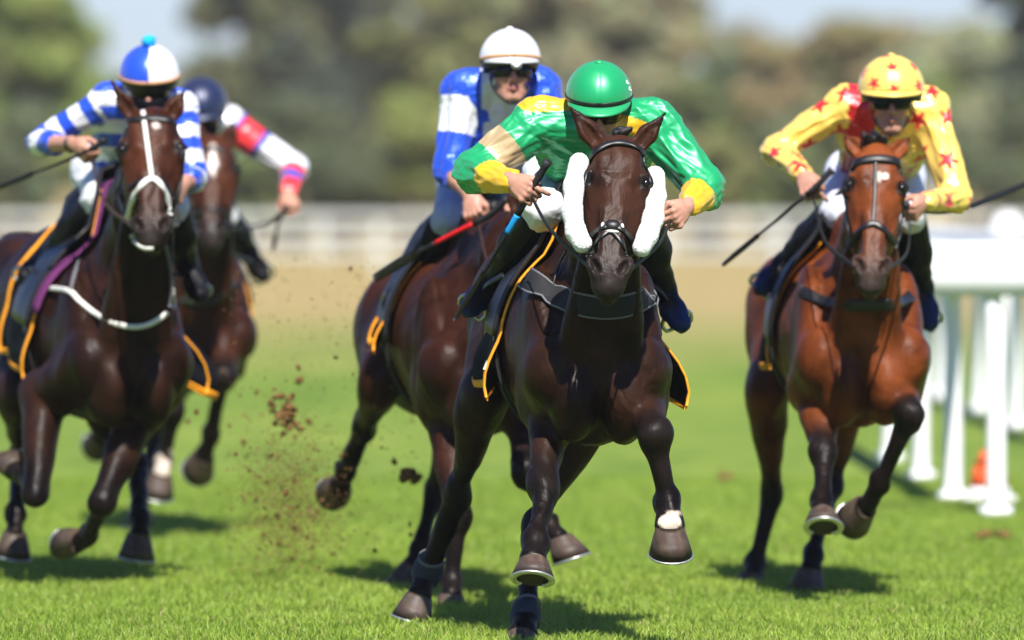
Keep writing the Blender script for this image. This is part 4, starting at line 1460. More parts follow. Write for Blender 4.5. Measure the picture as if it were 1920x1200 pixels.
def running_rail(label, pts, z_top, deep, post_at, lean, group=None):
    pts = np.array(pts); base = pts[0]
    root = thing('running_rail', label, 'fence', (base[0], base[1], 0), group)
    over = V3(*lean, 0)                       # the rail overhangs the track, the posts curve up to it
    path = catmull(pts + over, 8); path[:, 2] = z_top
    T = np.gradient(path, axis=0)
    # rounded deep plastic rail
    sec = [(-.074, -deep), (-.076, -deep * .6), (-.07, -.05), (-.035, -.008), (0, 0), (.035, -.008), (.07, -.05), (.076, -deep * .6), (.074, -deep)]
    V, F = [], []
    for p, t in zip(path, T):
        s = unit(np.cross(unit(t), UP))
        for a, b in sec: V.append(p + s * a + UP * b)
    F = grid_faces(len(path), len(sec), True)
    F += [tuple(range(len(sec)))[::-1], tuple((len(path) - 1) * len(sec) + k for k in range(len(sec)))]
    mk('rail', np.array(V), F, M['white_pvc'], root)
    for q in post_at:
        q = V3(q); j = int(np.argmin(np.linalg.norm(path[:, :2] - (q + over)[:2], axis=1)))
        top = path[j] - UP * (deep - .02)
        b = V3(q[0], q[1], 0)
        pth = catmull([b - UP * .1, b + UP * .5, b + UP * .8, top], 6)
        v, f = tube(pth, [.053, .05, .046, .046], 14)
        po = mk('post', v, f, M['white_pvc'], root)
        v, f = tube([b - UP * .02, b + UP * .05], .085, 14)
        mk('post_foot', v, f, M['white_pvc'], po)
    return root

def build_rails():
    far_fence(150.0, 'nearer of the two white rail fences beyond the dry grass', 1.08, 3, -24, 24)
    far_fence(176.0, 'farther white rail fence in front of the hedge', 1.0, 2, -28, 28)
    gp = lambda px, py: V3(*(lambda s: ((px - 960) / s, FPX / s, 0))((py - 340) / CAM_H))
    a, b, c = gp(1868, 968), gp(1787, 938), gp(1727, 900)
    d = c + (c - b) * 1.1
    near2, near3, tip = a + V3(1.5, -.5, 0), a + V3(3.2, -1.0, 0), V3(1.90, a[1] + .2, 0)
    running_rail('white plastic running rail with curved posts beside the bay horse with the white heart', [near3, near2, a + V3(.1, 0, 0), tip], 1.375, .27, [near2, a], (0, 0), 'white running rails of the track')
    running_rail('white running rail leading away behind the nearest piece of rail', [b + (b - c) * .3, b, c, d, d + (d - c) * 1.0], 1.36, .26, [b, c, d], (0, 0), 'white running rails of the track')
    e = gp(1905, 800); f = gp(1835, 770); g = gp(1760, 745); h = gp(1700, 720)
    running_rail('white running rail of the far bend, seen behind the nearer rail', [e + (e - f), e, f, g, h, h + (h - g)], 1.32, .25, [e, f, g, h], (0, 0), 'white running rails of the track')
    # round white marker head on a post
    m = P(1890, 432, 66.0)
    root = thing('marker_post', 'round white marker head with a small brown patch above the running rail', 'marker', (m[0], m[1], 0))
    mk('post', *tube([V3(m[0], m[1], -.1), V3(m[0], m[1], m[2] - .1)], .05, 12), M['white_pvc'], root)
    mk('disc', *ball(m, (.13, .05, .15), 12, 20), M['white_pvc'], root)
    mk('patch', *ball(m + V3(-.02, -.06, -.12), (.06, .02, .04), 8, 12), M['leather_brown'], root)
    # cone
    q = gp(1864, 948) + V3(0, .45, 0)
    root = thing('traffic_cone', 'orange and white traffic cone behind the nearest rail post', 'traffic cone', tuple(q))
    mk('base', *box_mesh(q + UP * .02, .27, .27, .03), M['white_pvc'], root, smooth=False)
    for nm, z0, z1, r0, r1, mt in (('cone_band', .03, .08, .115, .105, 'white_pvc'), ('cone_body', .08, .19, .105, .078, 'cone_orange'), ('cone_tip', .19, .27, .078, .04, 'cone_orange')):
        mk(nm, *tube([q + UP * z0, q + UP * z1], [r0, r1], 20), M[mt], root)

# ---- turf thrown up by the hooves -----------------------------------------
def clod_mesh(seed, blades):
    r = np.random.default_rng(seed)
    v, f = ball(V3(0, 0, 0), 1.0, 7, 9)
    v = v * (1 + .35 * waves(v, seed, 5, 2.2)[:, None]) * V3(1, r.uniform(.6, .9), r.uniform(.55, .85))
    c = np.tile(np.array(srgb(128, 94, 60)), (len(v), 1)) * r.uniform(.6, 1.3, (len(v), 1))
    parts, cols = [(v, f)], [c]
    for i in range(blades):
        d = unit(r.normal(size=3)); s = unit(np.cross(d, r.normal(size=3))) * .10
        b = d * .6
        parts.append((np.array([b - s, b + s, b + d * r.uniform(.7, 1.3) + r.normal(size=3) * .3]), [(0, 1, 2)]))
        cols.append(np.tile(np.array((.13, .19, .03)) * r.uniform(.6, 1.3), (3, 1)))
    V, F = join(parts)
    return V, F, np.vstack(cols)

def build_clods():
    protos = []
    for i in range(5):
        V, F, C = clod_mesh(30 + i, 10)
        o = mk('turf_clod', V, F, M['soil'], col=C, org=V3(0, 0, 0))
        protos.append(o)
    big = [((535, 770, 34.6), .075, 'largest tuft of torn turf flying beside the left horse'), ((762, 893, 34.4), .055, 'round brown clod of turf flying left of the middle horses')]
    r = np.random.default_rng(41)
    for i, (q, s, lab) in enumerate(big):
        p = P(*q); vs, fs, cs, nb = [], [], [], 0
        for j in range((46, 16)[i]):
            V, F, C = clod_mesh(90 + j + 40 * i, (6, 3)[i])
            k = s * (r.uniform(.07, .24) if i == 0 else r.uniform(.2, .5))
            o3 = r.normal(size=3) * V3(.42, .4, (.62, .30)[i]) * s
            if i == 0: o3[0] += -.25 * o3[2] + .12 * s * math.sin(o3[2] * 40)
            vs.append(V * k + o3 + p); fs += [tuple(nb + x for x in f) for f in F]; cs.append(C); nb += len(V)
        o = mk('turf_clod', np.vstack(vs), fs, M['soil'], col=np.vstack(cs), org=p)
        tag(o, lab, 'turf clod', 'clods of turf thrown up by the hooves')
    spots = [(655, 505, 9), (627, 668, 9), (560, 715, 14), (350, 787, 10), (370, 771, 9), (460, 826, 12), (510, 850, 8), (575, 792, 14), (588, 838, 8), (550, 900, 9), (702, 1030, 9),
             (770, 985, 10), (768, 1002, 8), (712, 590, 6), (700, 585, 5), (420, 700, 6), (480, 735, 10), (512, 752, 12), (545, 740, 10), (590, 880, 7), (640, 855, 9), (655, 880, 6), (560, 690, 11),
             (500, 905, 9), (535, 925, 12), (560, 950, 10), (520, 965, 12), (480, 940, 9), (590, 960, 8), (610, 905, 8), (550, 990, 11), (575, 1010, 9), (520, 1020, 10), (495, 1000, 8), (620, 1040, 9),
             (470, 880, 7), (440, 850, 8), (600, 1060, 7), (640, 1010, 6), (660, 960, 6), (690, 1000, 7), (545, 1045, 10), (430, 800, 7), (585, 560, 4), (520, 600, 4), (470, 575, 4), (610, 600, 4), (540, 560, 4), (660, 700, 5), (735, 760, 5)]
    r = np.random.default_rng(12)
    for i, (x, y, s) in enumerate(spots):
        src = protos[i % 5]
        o = src if i < 5 else src.copy()
        if i >= 5: COL.objects.link(o)
        Y = r.uniform(33.6, 36.2)
        o.location = P(x + r.uniform(-3, 3), y + r.uniform(-3, 3), Y)
        k = s * Y / FPX * .62
        o.scale = (k, k, k * r.uniform(.7, 1.2))
        o.rotation_euler = tuple(r.uniform(0, 6, 3))
        tag(o, 'small brown crumb of turf in the air between the left and the middle horses', 'turf clod', 'clods of turf thrown up by the hooves')
    gr = [(1845, 1015, .05, 'left of two brown divots lying on the grass near the rail'), (1878, 1014, .045, 'right of two brown divots lying on the grass near the rail'), (1360, 905, .05, 'brown divot on the grass left of the bay horse with the white heart')]
    for x, y, s, lab in gr:
        sc = (y - 340) / CAM_H; p = V3((x - 960) / sc, FPX / sc, .03)
        V, F, C = clod_mesh(int(x), 14)
        tag(mk('divot', V * V3(1, 1, .7) * s + p, F, M['soil'], col=C, org=p), lab, 'divot')
    # fine spray of earth
    n = 8000
    q = r.normal(size=(n, 2))
    px = 542 + q[:, 0] * 48 + (r.random(n) - .5) * 50; py = 945 + q[:, 1] * 80
    m = r.random(n) < .2; px[m] = r.uniform(420, 800, m.sum()); py[m] = r.uniform(480, 1080, m.sum())
    V, F, C = [], [], []
    for i in range(n):
        Y = r.uniform(33.8, 37.0); c = P(px[i], py[i], Y)
        if c[2] < .01: continue
        s = r.uniform(.0022, .0065) * (1.8 if r.random() < .1 else 1)
        d = [unit(r.normal(size=3)) * s for _ in range(4)]
        b = len(V); V += [c + e for e in d]
        F += [(b, b + 1, b + 2), (b, b + 2, b + 3), (b, b + 3, b + 1), (b + 1, b + 3, b + 2)]
        C += [np.array(srgb(112, 82, 54)) * r.uniform(.6, 1.3)] * 4
    tag(mk('soil_spray', np.array(V), F, M['soil'], col=np.array(C), smooth=False, org=V3(0, 0, 0)), kind='stuff')
# ------------------------------------------------------------------ colours of the silks
BLUE, WHITE, GREEN = (.012, .075, .62), (.80, .80, .82), (.004, .33, .11)
YEL, GOLD, RED, NAVY = (.80, .45, .012), (.50, .36, .19), (.62, .012, .022), (.008, .016, .06)
BRED, LINEN, YSILK = (.78, .035, .045), (.60, .60, .63), (.93, .64, .12)

def paint(n, c):
    return np.tile(np.array(c, float), (n, 1))

def pat_green(V, nm, t, k):
    c = paint(len(V), GREEN)
    up = V[:, 2]
    ctr = k['nb'][0]
    yk = np.isin(nm, ['yoke', 'collar', 'shoulder_l', 'shoulder_r', 'chest'])
    dl = P(1000, 206, 30.4)[2]
    L = (V[:, 0] < ctr) & (up > dl) & yk
    s = (V[:, 0] - ctr)
    R_ = (s > 0) & yk & (np.abs(up - (P(1190, 238, 30.4)[2] - (s - .13) * .35)) < .035)
    c[L | R_] = YEL
    c[(nm == 'upper_l') & (t > .42) & (t < .74)] = GOLD
    c[(nm == 'lower_l') & (t > .42)] = YEL
    c[(nm == 'lower_r') & (t > .40)] = YEL
    c[np.isin(nm, ['cuff_l', 'cuff_r'])] = YEL
    return c

def pat_hoops(V, nm, t, k):
    c = paint(len(V), WHITE)
    sl = np.isin(nm, ['upper_l', 'upper_r'])
    c[sl & (((t * 2.9 + .15) % 1) > .52)] = BLUE
    lo = np.isin(nm, ['lower_l', 'lower_r'])
    c[lo & ((t > .55) | (t < .05))] = BLUE
    bd = np.isin(nm, ['chest', 'torso', 'yoke', 'shoulder_l', 'shoulder_r', 'collar'])
    z = (V[:, 2] - k['chest'][2]) / .115
    c[bd & (((z + .3) % 1) > .5)] = BLUE
    return c

def pat_blue(V, nm, t, k):
    c = paint(len(V), BLUE)
    x = np.abs((V - k['nb']) @ k['sx'])
    bd = np.isin(nm, ['chest', 'torso', 'yoke', 'collar'])
    c[bd & (x < .088)] = LINEN
    c[(nm == 'upper_l') & (t > .10) & (t < .55)] = WHITE
    return c

def pat_navy(V, nm, t, k):
    c = paint(len(V), WHITE)
    for s in ('l', 'r'):
        u = nm == 'upper_' + s
        c[u & (t < .10)] = BLUE
        c[u & (t >= .10) & (t < .42)] = BRED
        c[u & (t >= .42) & (t < .50)] = (.05, .08, .42)
        lo = nm == 'lower_' + s
        c[lo & (t > .20)] = BRED
        c[lo & (t > .42) & (t < .68)] = (.05, .08, .42)
        c[nm == 'cuff_' + s] = BRED
    return c

def star(d2, q):
    """mask of a five-pointed star in tangent coordinates q (N,2) of outer radius 1"""
    a = np.arctan2(q[:, 0], q[:, 1]); rr = np.sqrt(d2)
    m = (a % (2 * math.pi / 5)) - math.pi / 5
    edge = .48 * math.cos(math.pi / 5) / np.maximum(.2, np.cos(math.pi / 5 - (math.pi / 5 - np.abs(m)) * .9))
    edge = .42 + .58 * (np.abs(m) / (math.pi / 5)) ** 1.5
    return rr < edge

def put_stars(V, c, cens, size, seed, colr):
    r = np.random.default_rng(seed)
    for p in cens:
        d = V - p
        m = np.linalg.norm(d, axis=1) < size * 1.1
        if m.sum() < 5: continue
        dd = d[m]
        w = np.linalg.svd(dd - dd.mean(0), full_matrices=False)[2]
        e1, e2 = w[0], w[1]
        th = r.uniform(0, 1.2)
        e1, e2 = e1 * math.cos(th) + e2 * math.sin(th), e2 * math.cos(th) - e1 * math.sin(th)
        q = np.stack([dd @ e1, dd @ e2], 1) / size
        s = star((q ** 2).sum(1), q)
        ii = np.flatnonzero(m)[s]
        c[ii] = colr

def spread(V, gap, seed, n=4000):
    r = np.random.default_rng(seed); out = []
    for i in r.permutation(len(V))[:n]:
        if all(np.linalg.norm(V[i] - q) > gap for q in out): out.append(V[i])
    return out

def pat_stars(V, nm, t, k):
    c = paint(len(V), YSILK)
    put_stars(V, c, spread(V, .118, 6), .047, 4, RED)
    s = (V - k['nb']) @ k['sx']
    bd = np.isin(nm, ['chest', 'torso', 'yoke', 'shoulder_l', 'collar'])
    c[bd & (s < -.055) & (s > -.165)] = RED
    for w in 'lr':
        lo = nm == 'lower_' + w
        c[lo & (t > .86) & (t < .92)] = BRED
    return c

def cap_plain(colr, side=None):
    def f(V, q, loc):
        c = paint(len(V), colr)
        if side is not None: c[loc[:, 0] > .004] = side
        return c
    return f

def cap_stars(V, q, loc):
    c = paint(len(V), YSILK)
    put_stars(V, c, spread(V, .088, 3), .032, 8, RED)
    return c

# ------------------------------------------------------------------ riders and horses
def H(wrist, knuck, thumb, **k):
    return dict(wrist=wrist, knuck=knuck, thumb=thumb, **k)

DARKBAY, BLACKP, WARMDK = (.021, .0088, .0045), (.008, .0055, .0046), (.034, .0135, .006)
BAY, BAYW = (.115, .030, .007), (.19, .052, .011)
BROWN, BROWNW = (.028, .0092, .0042), (.046, .0145, .006)
MUZ = (.020, .016, .015)

PAIRS = []

# green silks, black-brown horse, middle
PAIRS.append((dict(
    label='jockey in shiny green silks and green cap crouched behind the white cheek rolls', seed=11, voxel=.0048, voxel_cloth=.0058,
    head=(1123, 204, 30.42), look=(.0, -.92, -.30), helm=1.03,
    sh_l=(1010, 230, 30.5), sh_r=(1224, 232, 30.5), chest=(1118, 275, 30.62), pelvis=(1085, 335, 31.12),
    el_l=(890, 322, 30.45), el_r=(1322, 354, 30.42), puff=1.16,
    hand_l=H((962, 341, 30.20), (1012, 352, 30.12), (.50, -.10, .85), back=(-.2, -1, .2), index=(35, 70, 95)),
    hand_r=H((1286, 389, 30.20), (1250, 402, 30.10), (-.35, -.3, .85), back=(.2, -.8, .6)),
    kn_l=(1020, 390, 30.52), kn_r=(1200, 400, 30.62), an_l=(925, 528, 30.95), an_r=(1245, 545, 30.95), toe_l=(882, 574, 30.78), toe_r=(1278, 604, 30.78),
    pattern=pat_green, cap=cap_plain(GREEN), peak_col=(.01, .33, .11), button=GREEN, band='leather', cap_mark=1, boot_blue=(.01, .03, .12), fold_amp=.0075, cuff_l=.90, cuff_r=.80),
    dict(label='nearest horse, near black brown with white fleece cheek rolls', seed=1, Y=30.0, voxel=.008, group=None,
    axis=[(1113, 668, 30.20), (1068, 642, 30.75), (1042, 605, 31.30), (1028, 612, 31.68)], withers=(1090, 418, 30.62),
    poll=(1160, 264, 29.78), muzzle=(1140, 541, 29.44), ear_l=(1068, 200, 29.80), ear_r=(1249, 210, 29.80), roll=-.04, head_w=1.02,
    base=DARKBAY, dark=BLACKP, warm=WARMDK, head_col=(.034, .013, .0068), muzzle_col=MUZ, nose_dark=.3, forelock=1,
    fore_l=[(1034, 748, 30.32), (1022, 912, 30.02), (1004, 1012, 29.83), (1001, 1052, 29.76)], toe_fl=22,
    fore_r=[(1196, 762, 30.22), (1228, 812, 29.86), (1252, 940, 29.88), (1256, 988, 29.84)], toe_fr=-6, socks=[(1260, 980, 29.80, .054, (.52, .46, .40))],
    hind_l=[(905, 740, 31.28), (858, 925, 31.55), (800, 1080, 31.72), (786, 1118, 31.66)], hind_r=[(1085, 800, 30.95), (1003, 985, 30.84), (985, 1160, 30.44), (980, 1188, 30.36)],
    cloth_mark=1, fetlock_boots=(2, 3), leg=1.16, cloth_t=(.62, 1.72), barrel=1.0, flare=(.05, .13), sag=.0,
    straps=[dict(name='browband', px=[(1100, 306), (1116, 284), (1138, 271), (1160, 267), (1184, 271), (1204, 284), (1217, 308)], w=.026, mat='leather', Y=29.75, th=.007),
            dict(name='noseband', px=[(1098, 462), (1106, 446), (1122, 430), (1145, 424), (1166, 430), (1182, 446), (1190, 464)], w=.020, mat='leather', Y=29.5, th=.006),
            dict(name='cross_strap', px=[(1110, 478), (1118, 455), (1132, 440), (1145, 432)], w=.016, mat='leather', Y=29.5),
            dict(name='cross_strap', px=[(1174, 478), (1168, 458), (1156, 442), (1145, 432)], w=.016, mat='leather', Y=29.5),
            dict(name='cheekpiece', px=[(1102, 306), (1094, 350), (1092, 400), (1098, 450), (1102, 478)], w=.018, mat='leather', Y=29.75),
            dict(name='cheekpiece', px=[(1216, 308), (1222, 350), (1218, 400), (1200, 450), (1186, 478)], w=.018, mat='leather', Y=29.75),
            dict(name='breast_girth', px=[(985, 520), (1010, 536), (1060, 562), (1110, 575), (1150, 577), (1195, 566), (1240, 540), (1256, 522)], w=.088, mat='grey_web', on='breastplate', Y=30.1, edge=1, th=.008),
            dict(name='neck_strap', px=[(1062, 470), (1050, 492), (1040, 520), (1035, 548)], w=.012, mat='leather', on='breastplate', Y=30.2)])))

# blue and white hoops, dark bay, left
PAIRS.append((dict(
    label='jockey in blue and white hooped silks and a halved blue and white cap with pompom', seed=12, voxel=.0065,
    head=(280, 164, 34.55), look=(.0, -.93, -.28), helm=1.06,
    sh_l=(198, 190, 34.7), sh_r=(337, 202, 34.7), chest=(272, 235, 34.85), pelvis=(225, 325, 35.4),
    el_l=(78, 268, 34.75), el_r=(362, 335, 34.62),
    hand_l=H((140, 271, 34.42), (182, 276, 34.30), (.1, -.5, .8), back=(-.1, -1, .5)), hand_r=H((345, 345, 34.42), (318, 350, 34.30), (-.2, -.5, .8), back=(.3, -1, .5)),
    kn_l=(190, 372, 34.85), kn_r=(320, 385, 34.85), an_l=(85, 490, 35.2), an_r=(352, 500, 35.15), toe_l=(60, 505, 35.05), toe_r=(372, 540, 35.0),
    pattern=pat_hoops, cap=cap_plain(BLUE, WHITE), peak_col=WHITE, button=BLUE, band='lining_tan', pom=1, mask=1, cuff_l=.38, cuff_r=.42, watch='l', peak=0, puff=.92, breeches=(.74, .74, .77)),
    dict(label='dark bay horse at the left wearing a white face strap and white breastplate', seed=2, Y=34.2, voxel=.011,
    axis=[(232, 655, 34.4), (172, 620, 34.95), (118, 575, 35.5), (85, 575, 35.9)], withers=(215, 392, 34.85),
    poll=(284, 212, 33.95), muzzle=(283, 456, 33.62), ear_l=(208, 150, 33.98), ear_r=(347, 168, 33.98), roll=.03, head_w=1.12,
    base=(.018, .0072, .004), dark=BLACKP, warm=(.026, .0098, .005), head_col=(.050, .016, .007), muzzle_col=MUZ, nose_dark=.3,
    marks=[(.16, .02, .035, .014, (.6, .56, .52))],
    fore_l=[(82, 742, 34.55), (68, 925, 34.28), (44, 895, 34.52), (28, 882, 34.60)],
    fore_r=[(268, 770, 34.5), (192, 940, 34.22), (168, 1005, 34.44), (148, 1015, 34.50)],
    hind_l=[(35, 740, 35.3), (42, 850, 35.6), (30, 960, 35.25), (28, 1000, 35.2)], hind_r=[(205, 770, 35.2), (258, 870, 35.4), (262, 968, 35.05), (260, 1004, 35.0)],
    flare=(.03, .32), cloth_t=(.66, 1.7), pad='purple', barrel=1.05, rein_mat='leather_brown',
    straps=[dict(name='browband', px=[(224, 236), (240, 226), (270, 222), (300, 222), (325, 228), (338, 240)], w=.030, mat='leather', Y=33.9, th=.007),
            dict(name='face_strap', px=[(266, 196), (270, 225), (276, 270), (283, 322), (285, 336)], w=.020, mat='white_strap', Y=33.8, th=.006),
            dict(name='noseband', px=[(238, 412), (248, 375), (266, 346), (285, 334), (302, 346), (314, 372), (318, 400)], w=.026, mat='white_strap', Y=33.7, th=.007),
            dict(name='drop_strap', px=[(226, 368), (250, 345), (285, 330), (312, 345), (324, 372)], w=.018, mat='leather', Y=33.7),
            dict(name='cheekpiece', px=[(224, 238), (216, 290), (216, 340), (228, 385), (238, 412)], w=.022, mat='leather', Y=33.9),
            dict(name='cheekpiece', px=[(338, 240), (344, 300), (338, 350), (326, 390)], w=.022, mat='leather', Y=33.9),
            dict(name='lip_strap', px=[(246, 440), (254, 456), (270, 466), (288, 466)], w=.018, mat='white_strap', Y=33.65),
            dict(name='breast_strap', px=[(92, 540), (130, 545), (150, 565), (190, 595), (235, 612), (275, 610), (310, 590), (335, 560), (352, 540)], w=.023, mat='white_strap', on='breastplate', Y=34.2, th=.007),
            dict(name='neck_strap', px=[(170, 430), (150, 480), (138, 520), (132, 545)], w=.018, mat='grey_edge', on='breastplate', Y=34.5),
            dict(name='neck_strap', px=[(312, 460), (320, 500), (322, 540), (318, 575)], w=.018, mat='grey_edge', on='breastplate', Y=34.4)])))

# white cap, second from the middle
PAIRS.append((dict(
    label='jockey in a white cap with dark goggles, blue silks with white arm bands', seed=13, voxel=.0058,
    head=(957, 135, 33.42), look=(.12, -.985, .08), helm=1.03, stubble=.2,
    sh_l=(866, 170, 33.6), sh_r=(1012, 164, 33.6), chest=(945, 232, 33.7), pelvis=(915, 330, 34.2),
    el_l=(843, 318, 33.55), el_r=(1052, 325, 33.5),
    hand_l=H((882, 368, 33.30), (915, 402, 33.22), (.75, -.35, .35), back=(-.2, -1, .3)), hand_r=H((990, 385, 33.28), (965, 398, 33.2), (-.2, -.4, .8), back=(.3, -1, .4)),
    kn_l=(845, 408, 33.72), kn_r=(985, 410, 33.72), an_l=(775, 528, 34.05), an_r=(1010, 530, 34.05), toe_l=(732, 566, 33.9), toe_r=(1035, 570, 33.9),
    pattern=pat_blue, cap=cap_plain((.8, .8, .82)), peak_col=(.8, .8, .82), button=(.8, .8, .82), band='lining_tan', badge=1, goggle_trim='lining_tan', cuff_l=.28, cuff_r=.4, peak=.2, breeches=(.36, .40, .55)),
    dict(label='brown horse half hidden behind the nearest one, hind leg stretched out', seed=3, Y=33.0, voxel=.011,
    axis=[(905, 668, 33.3), (862, 630, 33.85), (830, 615, 34.4), (800, 640, 34.8)], withers=(885, 420, 33.75),
    poll=(1000, 388, 32.95), muzzle=(1012, 592, 32.6), ear_l=(962, 330, 32.98), ear_r=(1045, 335, 32.98),
    base=BROWN, dark=BLACKP, warm=BROWNW, head_col=BROWN, muzzle_col=MUZ,
    fore_l=[(838, 775, 33.35), (858, 965, 33.05), (847, 1090, 33.02), (846, 1118, 32.97)], fore_r=[(985, 770, 33.3), (986, 880, 32.98), (1030, 985, 33.05), (1050, 1010, 33.0)],
    hind_l=[(715, 715, 34.4), (684, 800, 34.8), (648, 885, 35.05), (637, 912, 35.12)], hind_r=[(858, 745, 34.3), (818, 925, 34.6), (786, 1035, 34.4), (774, 1062, 34.36)],
    toe_hl=-10, cloth_t=(1.06, 1.75), cloth_low=-10, flap=1, rein_mat='leather_brown', barrel=1.0,
    straps=[dict(name='browband', px=[(962, 412), (1000, 400), (1040, 412)], w=.026, mat='leather', Y=32.9),
            dict(name='noseband', px=[(975, 540), (1005, 520), (1038, 540)], w=.022, mat='leather', Y=32.7)])))

# navy cap, far left pair
PAIRS.append((dict(
    label='distant jockey in a navy cap with white sleeves banded red and blue', seed=14, voxel=.0075,
    head=(377, 217, 39.3), look=(.0, -.93, -.28), helm=1.08,
    sh_l=(325, 232, 39.5), sh_r=(432, 234, 39.5), chest=(380, 262, 39.65), pelvis=(345, 335, 40.2),
    el_l=(300, 330, 39.5), el_r=(552, 316, 39.5),
    hand_l=H((345, 368, 39.25), (362, 378, 39.15), (.2, -.5, .8), back=(-.2, -1, .5)), hand_r=H((540, 366, 39.28), (532, 400, 39.15), (-.85, -.2, .0), back=(.3, -1, .2)),
    kn_l=(310, 400, 39.7), kn_r=(415, 402, 39.7), an_l=(262, 490, 40.0), an_r=(468, 478, 39.95), toe_l=(240, 512, 39.85), toe_r=(484, 504, 39.8),
    pattern=pat_navy, cap=cap_plain(NAVY), peak_col=NAVY, button=NAVY, cuff_l=.84, cuff_r=.84, mask=1, peak=.6),
    dict(label='farthest horse, brown with a white blaze, behind the left horse', seed=4, Y=38.8, voxel=.013,
    axis=[(368, 608, 39.0), (345, 580, 39.55), (318, 545, 40.1), (300, 545, 40.5)], withers=(360, 400, 39.4),
    poll=(400, 262, 38.62), muzzle=(395, 457, 38.28), ear_l=(362, 215, 38.65), ear_r=(440, 222, 38.65),
    base=BROWN, dark=BLACKP, warm=BROWNW, head_col=(.045, .0145, .0065), muzzle_col=MUZ, nose_dark=.3,
    marks=[(.27, 0, .16, .022, (.62, .58, .55))],
    fore_l=[(332, 650, 39.0), (322, 768, 38.70), (308, 862, 38.75), (302, 890, 38.7)], fore_r=[(412, 655, 39.0), (420, 705, 38.64), (395, 815, 38.8), (382, 855, 38.85)],
    socks=[(303, 885, 38.7, .09, (.5, .44, .38))], toe_fl=-15,
    hind_l=[(215, 690, 40.1), (212, 765, 40.45), (196, 800, 40.75), (190, 818, 40.8)], hind_r=[(335, 690, 40.0), (290, 830, 40.2), (268, 930, 40.0), (264, 955, 39.95)],
    cloth_t=(.66, 1.6), barrel=1.0, sag=.02,
    straps=[dict(name='browband', px=[(352, 290), (400, 278), (446, 290)], w=.028, mat='leather', Y=38.6),
            dict(name='noseband', px=[(362, 405), (396, 390), (430, 405)], w=.022, mat='leather', Y=38.4),
            dict(name='cheekpiece', px=[(352, 290), (350, 340), (362, 405), (368, 425)], w=.02, mat='leather', Y=38.6),
            dict(name='cheekpiece', px=[(446, 290), (448, 340), (430, 405), (424, 425)], w=.02, mat='leather', Y=38.6),
            dict(name='breast_strap', px=[(290, 520), (330, 560), (370, 570), (410, 560), (445, 530)], w=.03, mat='leather', on='breastplate', Y=38.8)])))

# yellow with red stars, right
PAIRS.append((dict(
    label='jockey in yellow silks and yellow cap covered with red stars', seed=15, voxel=.006,
    head=(1671, 191, 33.55), look=(-.02, -.99, -.03), helm=1.14,
    sh_l=(1588, 198, 33.8), sh_r=(1742, 202, 33.8), chest=(1665, 240, 33.9), pelvis=(1640, 335, 34.45),
    el_l=(1458, 283, 33.8), el_r=(1792, 372, 33.68),
    hand_l=H((1506, 330, 33.48), (1538, 352, 33.40), (.75, -.2, .55), back=(-.2, -1, .3), index=(25, 55, 80)), hand_r=H((1732, 378, 33.42), (1708, 372, 33.32), (-.1, -.5, .8), back=(.3, -1, .5)),
    kn_l=(1574, 398, 33.9), kn_r=(1702, 402, 33.9), an_l=(1468, 498, 34.2), an_r=(1728, 545, 34.2), toe_l=(1438, 530, 34.05), toe_r=(1744, 600, 34.05),
    pattern=pat_stars, cap=cap_stars, peak_col=YSILK, button=YSILK, cuff_l=.92, cuff_r=.92, boot_blue=(.01, .025, .09), peak=.7, breeches=(.62, .64, .74)),
    dict(label='bright bay horse at the right with a small white heart on its forehead', seed=5, Y=33.3, voxel=.0105,
    axis=[(1612, 650, 33.45), (1578, 622, 34.0), (1555, 602, 34.55), (1532, 615, 34.95)], withers=(1605, 432, 33.85),
    poll=(1645, 278, 33.05), muzzle=(1633, 536, 32.70), ear_l=(1580, 250, 33.1), ear_r=(1708, 255, 33.1), roll=.0, head_w=1.0,
    base=BAY, dark=BLACKP, warm=BAYW, head_col=(.135, .036, .009), muzzle_col=(.035, .027, .024), nose_dark=.25, forelock=2.2,
    marks=[(.265, .010, .040, .016, (.68, .64, .6)), (.255, .036, .030, .015, (.68, .64, .6))],
    fore_l=[(1526, 735, 33.55), (1544, 845, 33.2), (1541, 935, 33.02), (1542, 962, 32.96)], toe_fl=25,
    fore_r=[(1676, 745, 33.5), (1706, 775, 33.12), (1652, 905, 33.25), (1622, 950, 33.32)],
    hind_l=[(1440, 735, 34.6), (1447, 920, 34.88), (1416, 1055, 34.85), (1410, 1078, 34.80)], hind_r=[(1578, 760, 34.35), (1560, 905, 34.4), (1526, 1035, 34.12), (1519, 1070, 34.06)],
    cloth_t=(.92, 1.7), barrel=1.0, cloth_low=-24, flap=1.4,
    straps=[dict(name='browband', px=[(1590, 318), (1612, 302), (1645, 297), (1680, 302), (1700, 318)], w=.036, mat='leather', Y=33.0, th=.009),
            dict(name='face_strap', px=[(1642, 300), (1641, 340), (1639, 390), (1637, 418)], w=.014, mat='leather', Y=32.9),
            dict(name='noseband', px=[(1596, 458), (1610, 434), (1636, 418), (1660, 432), (1676, 456)], w=.026, mat='leather', Y=32.8, th=.007),
            dict(name='cheekpiece', px=[(1588, 320), (1582, 370), (1588, 420), (1594, 465)], w=.022, mat='leather', Y=33.0),
            dict(name='cheekpiece', px=[(1702, 320), (1704, 370), (1694, 420), (1680, 465)], w=.022, mat='leather', Y=33.0),
            dict(name='breast_girth', px=[(1500, 545), (1540, 562), (1590, 572), (1640, 574), (1690, 566), (1720, 545)], w=.05, mat='leather', on='breastplate', Y=33.3)])))

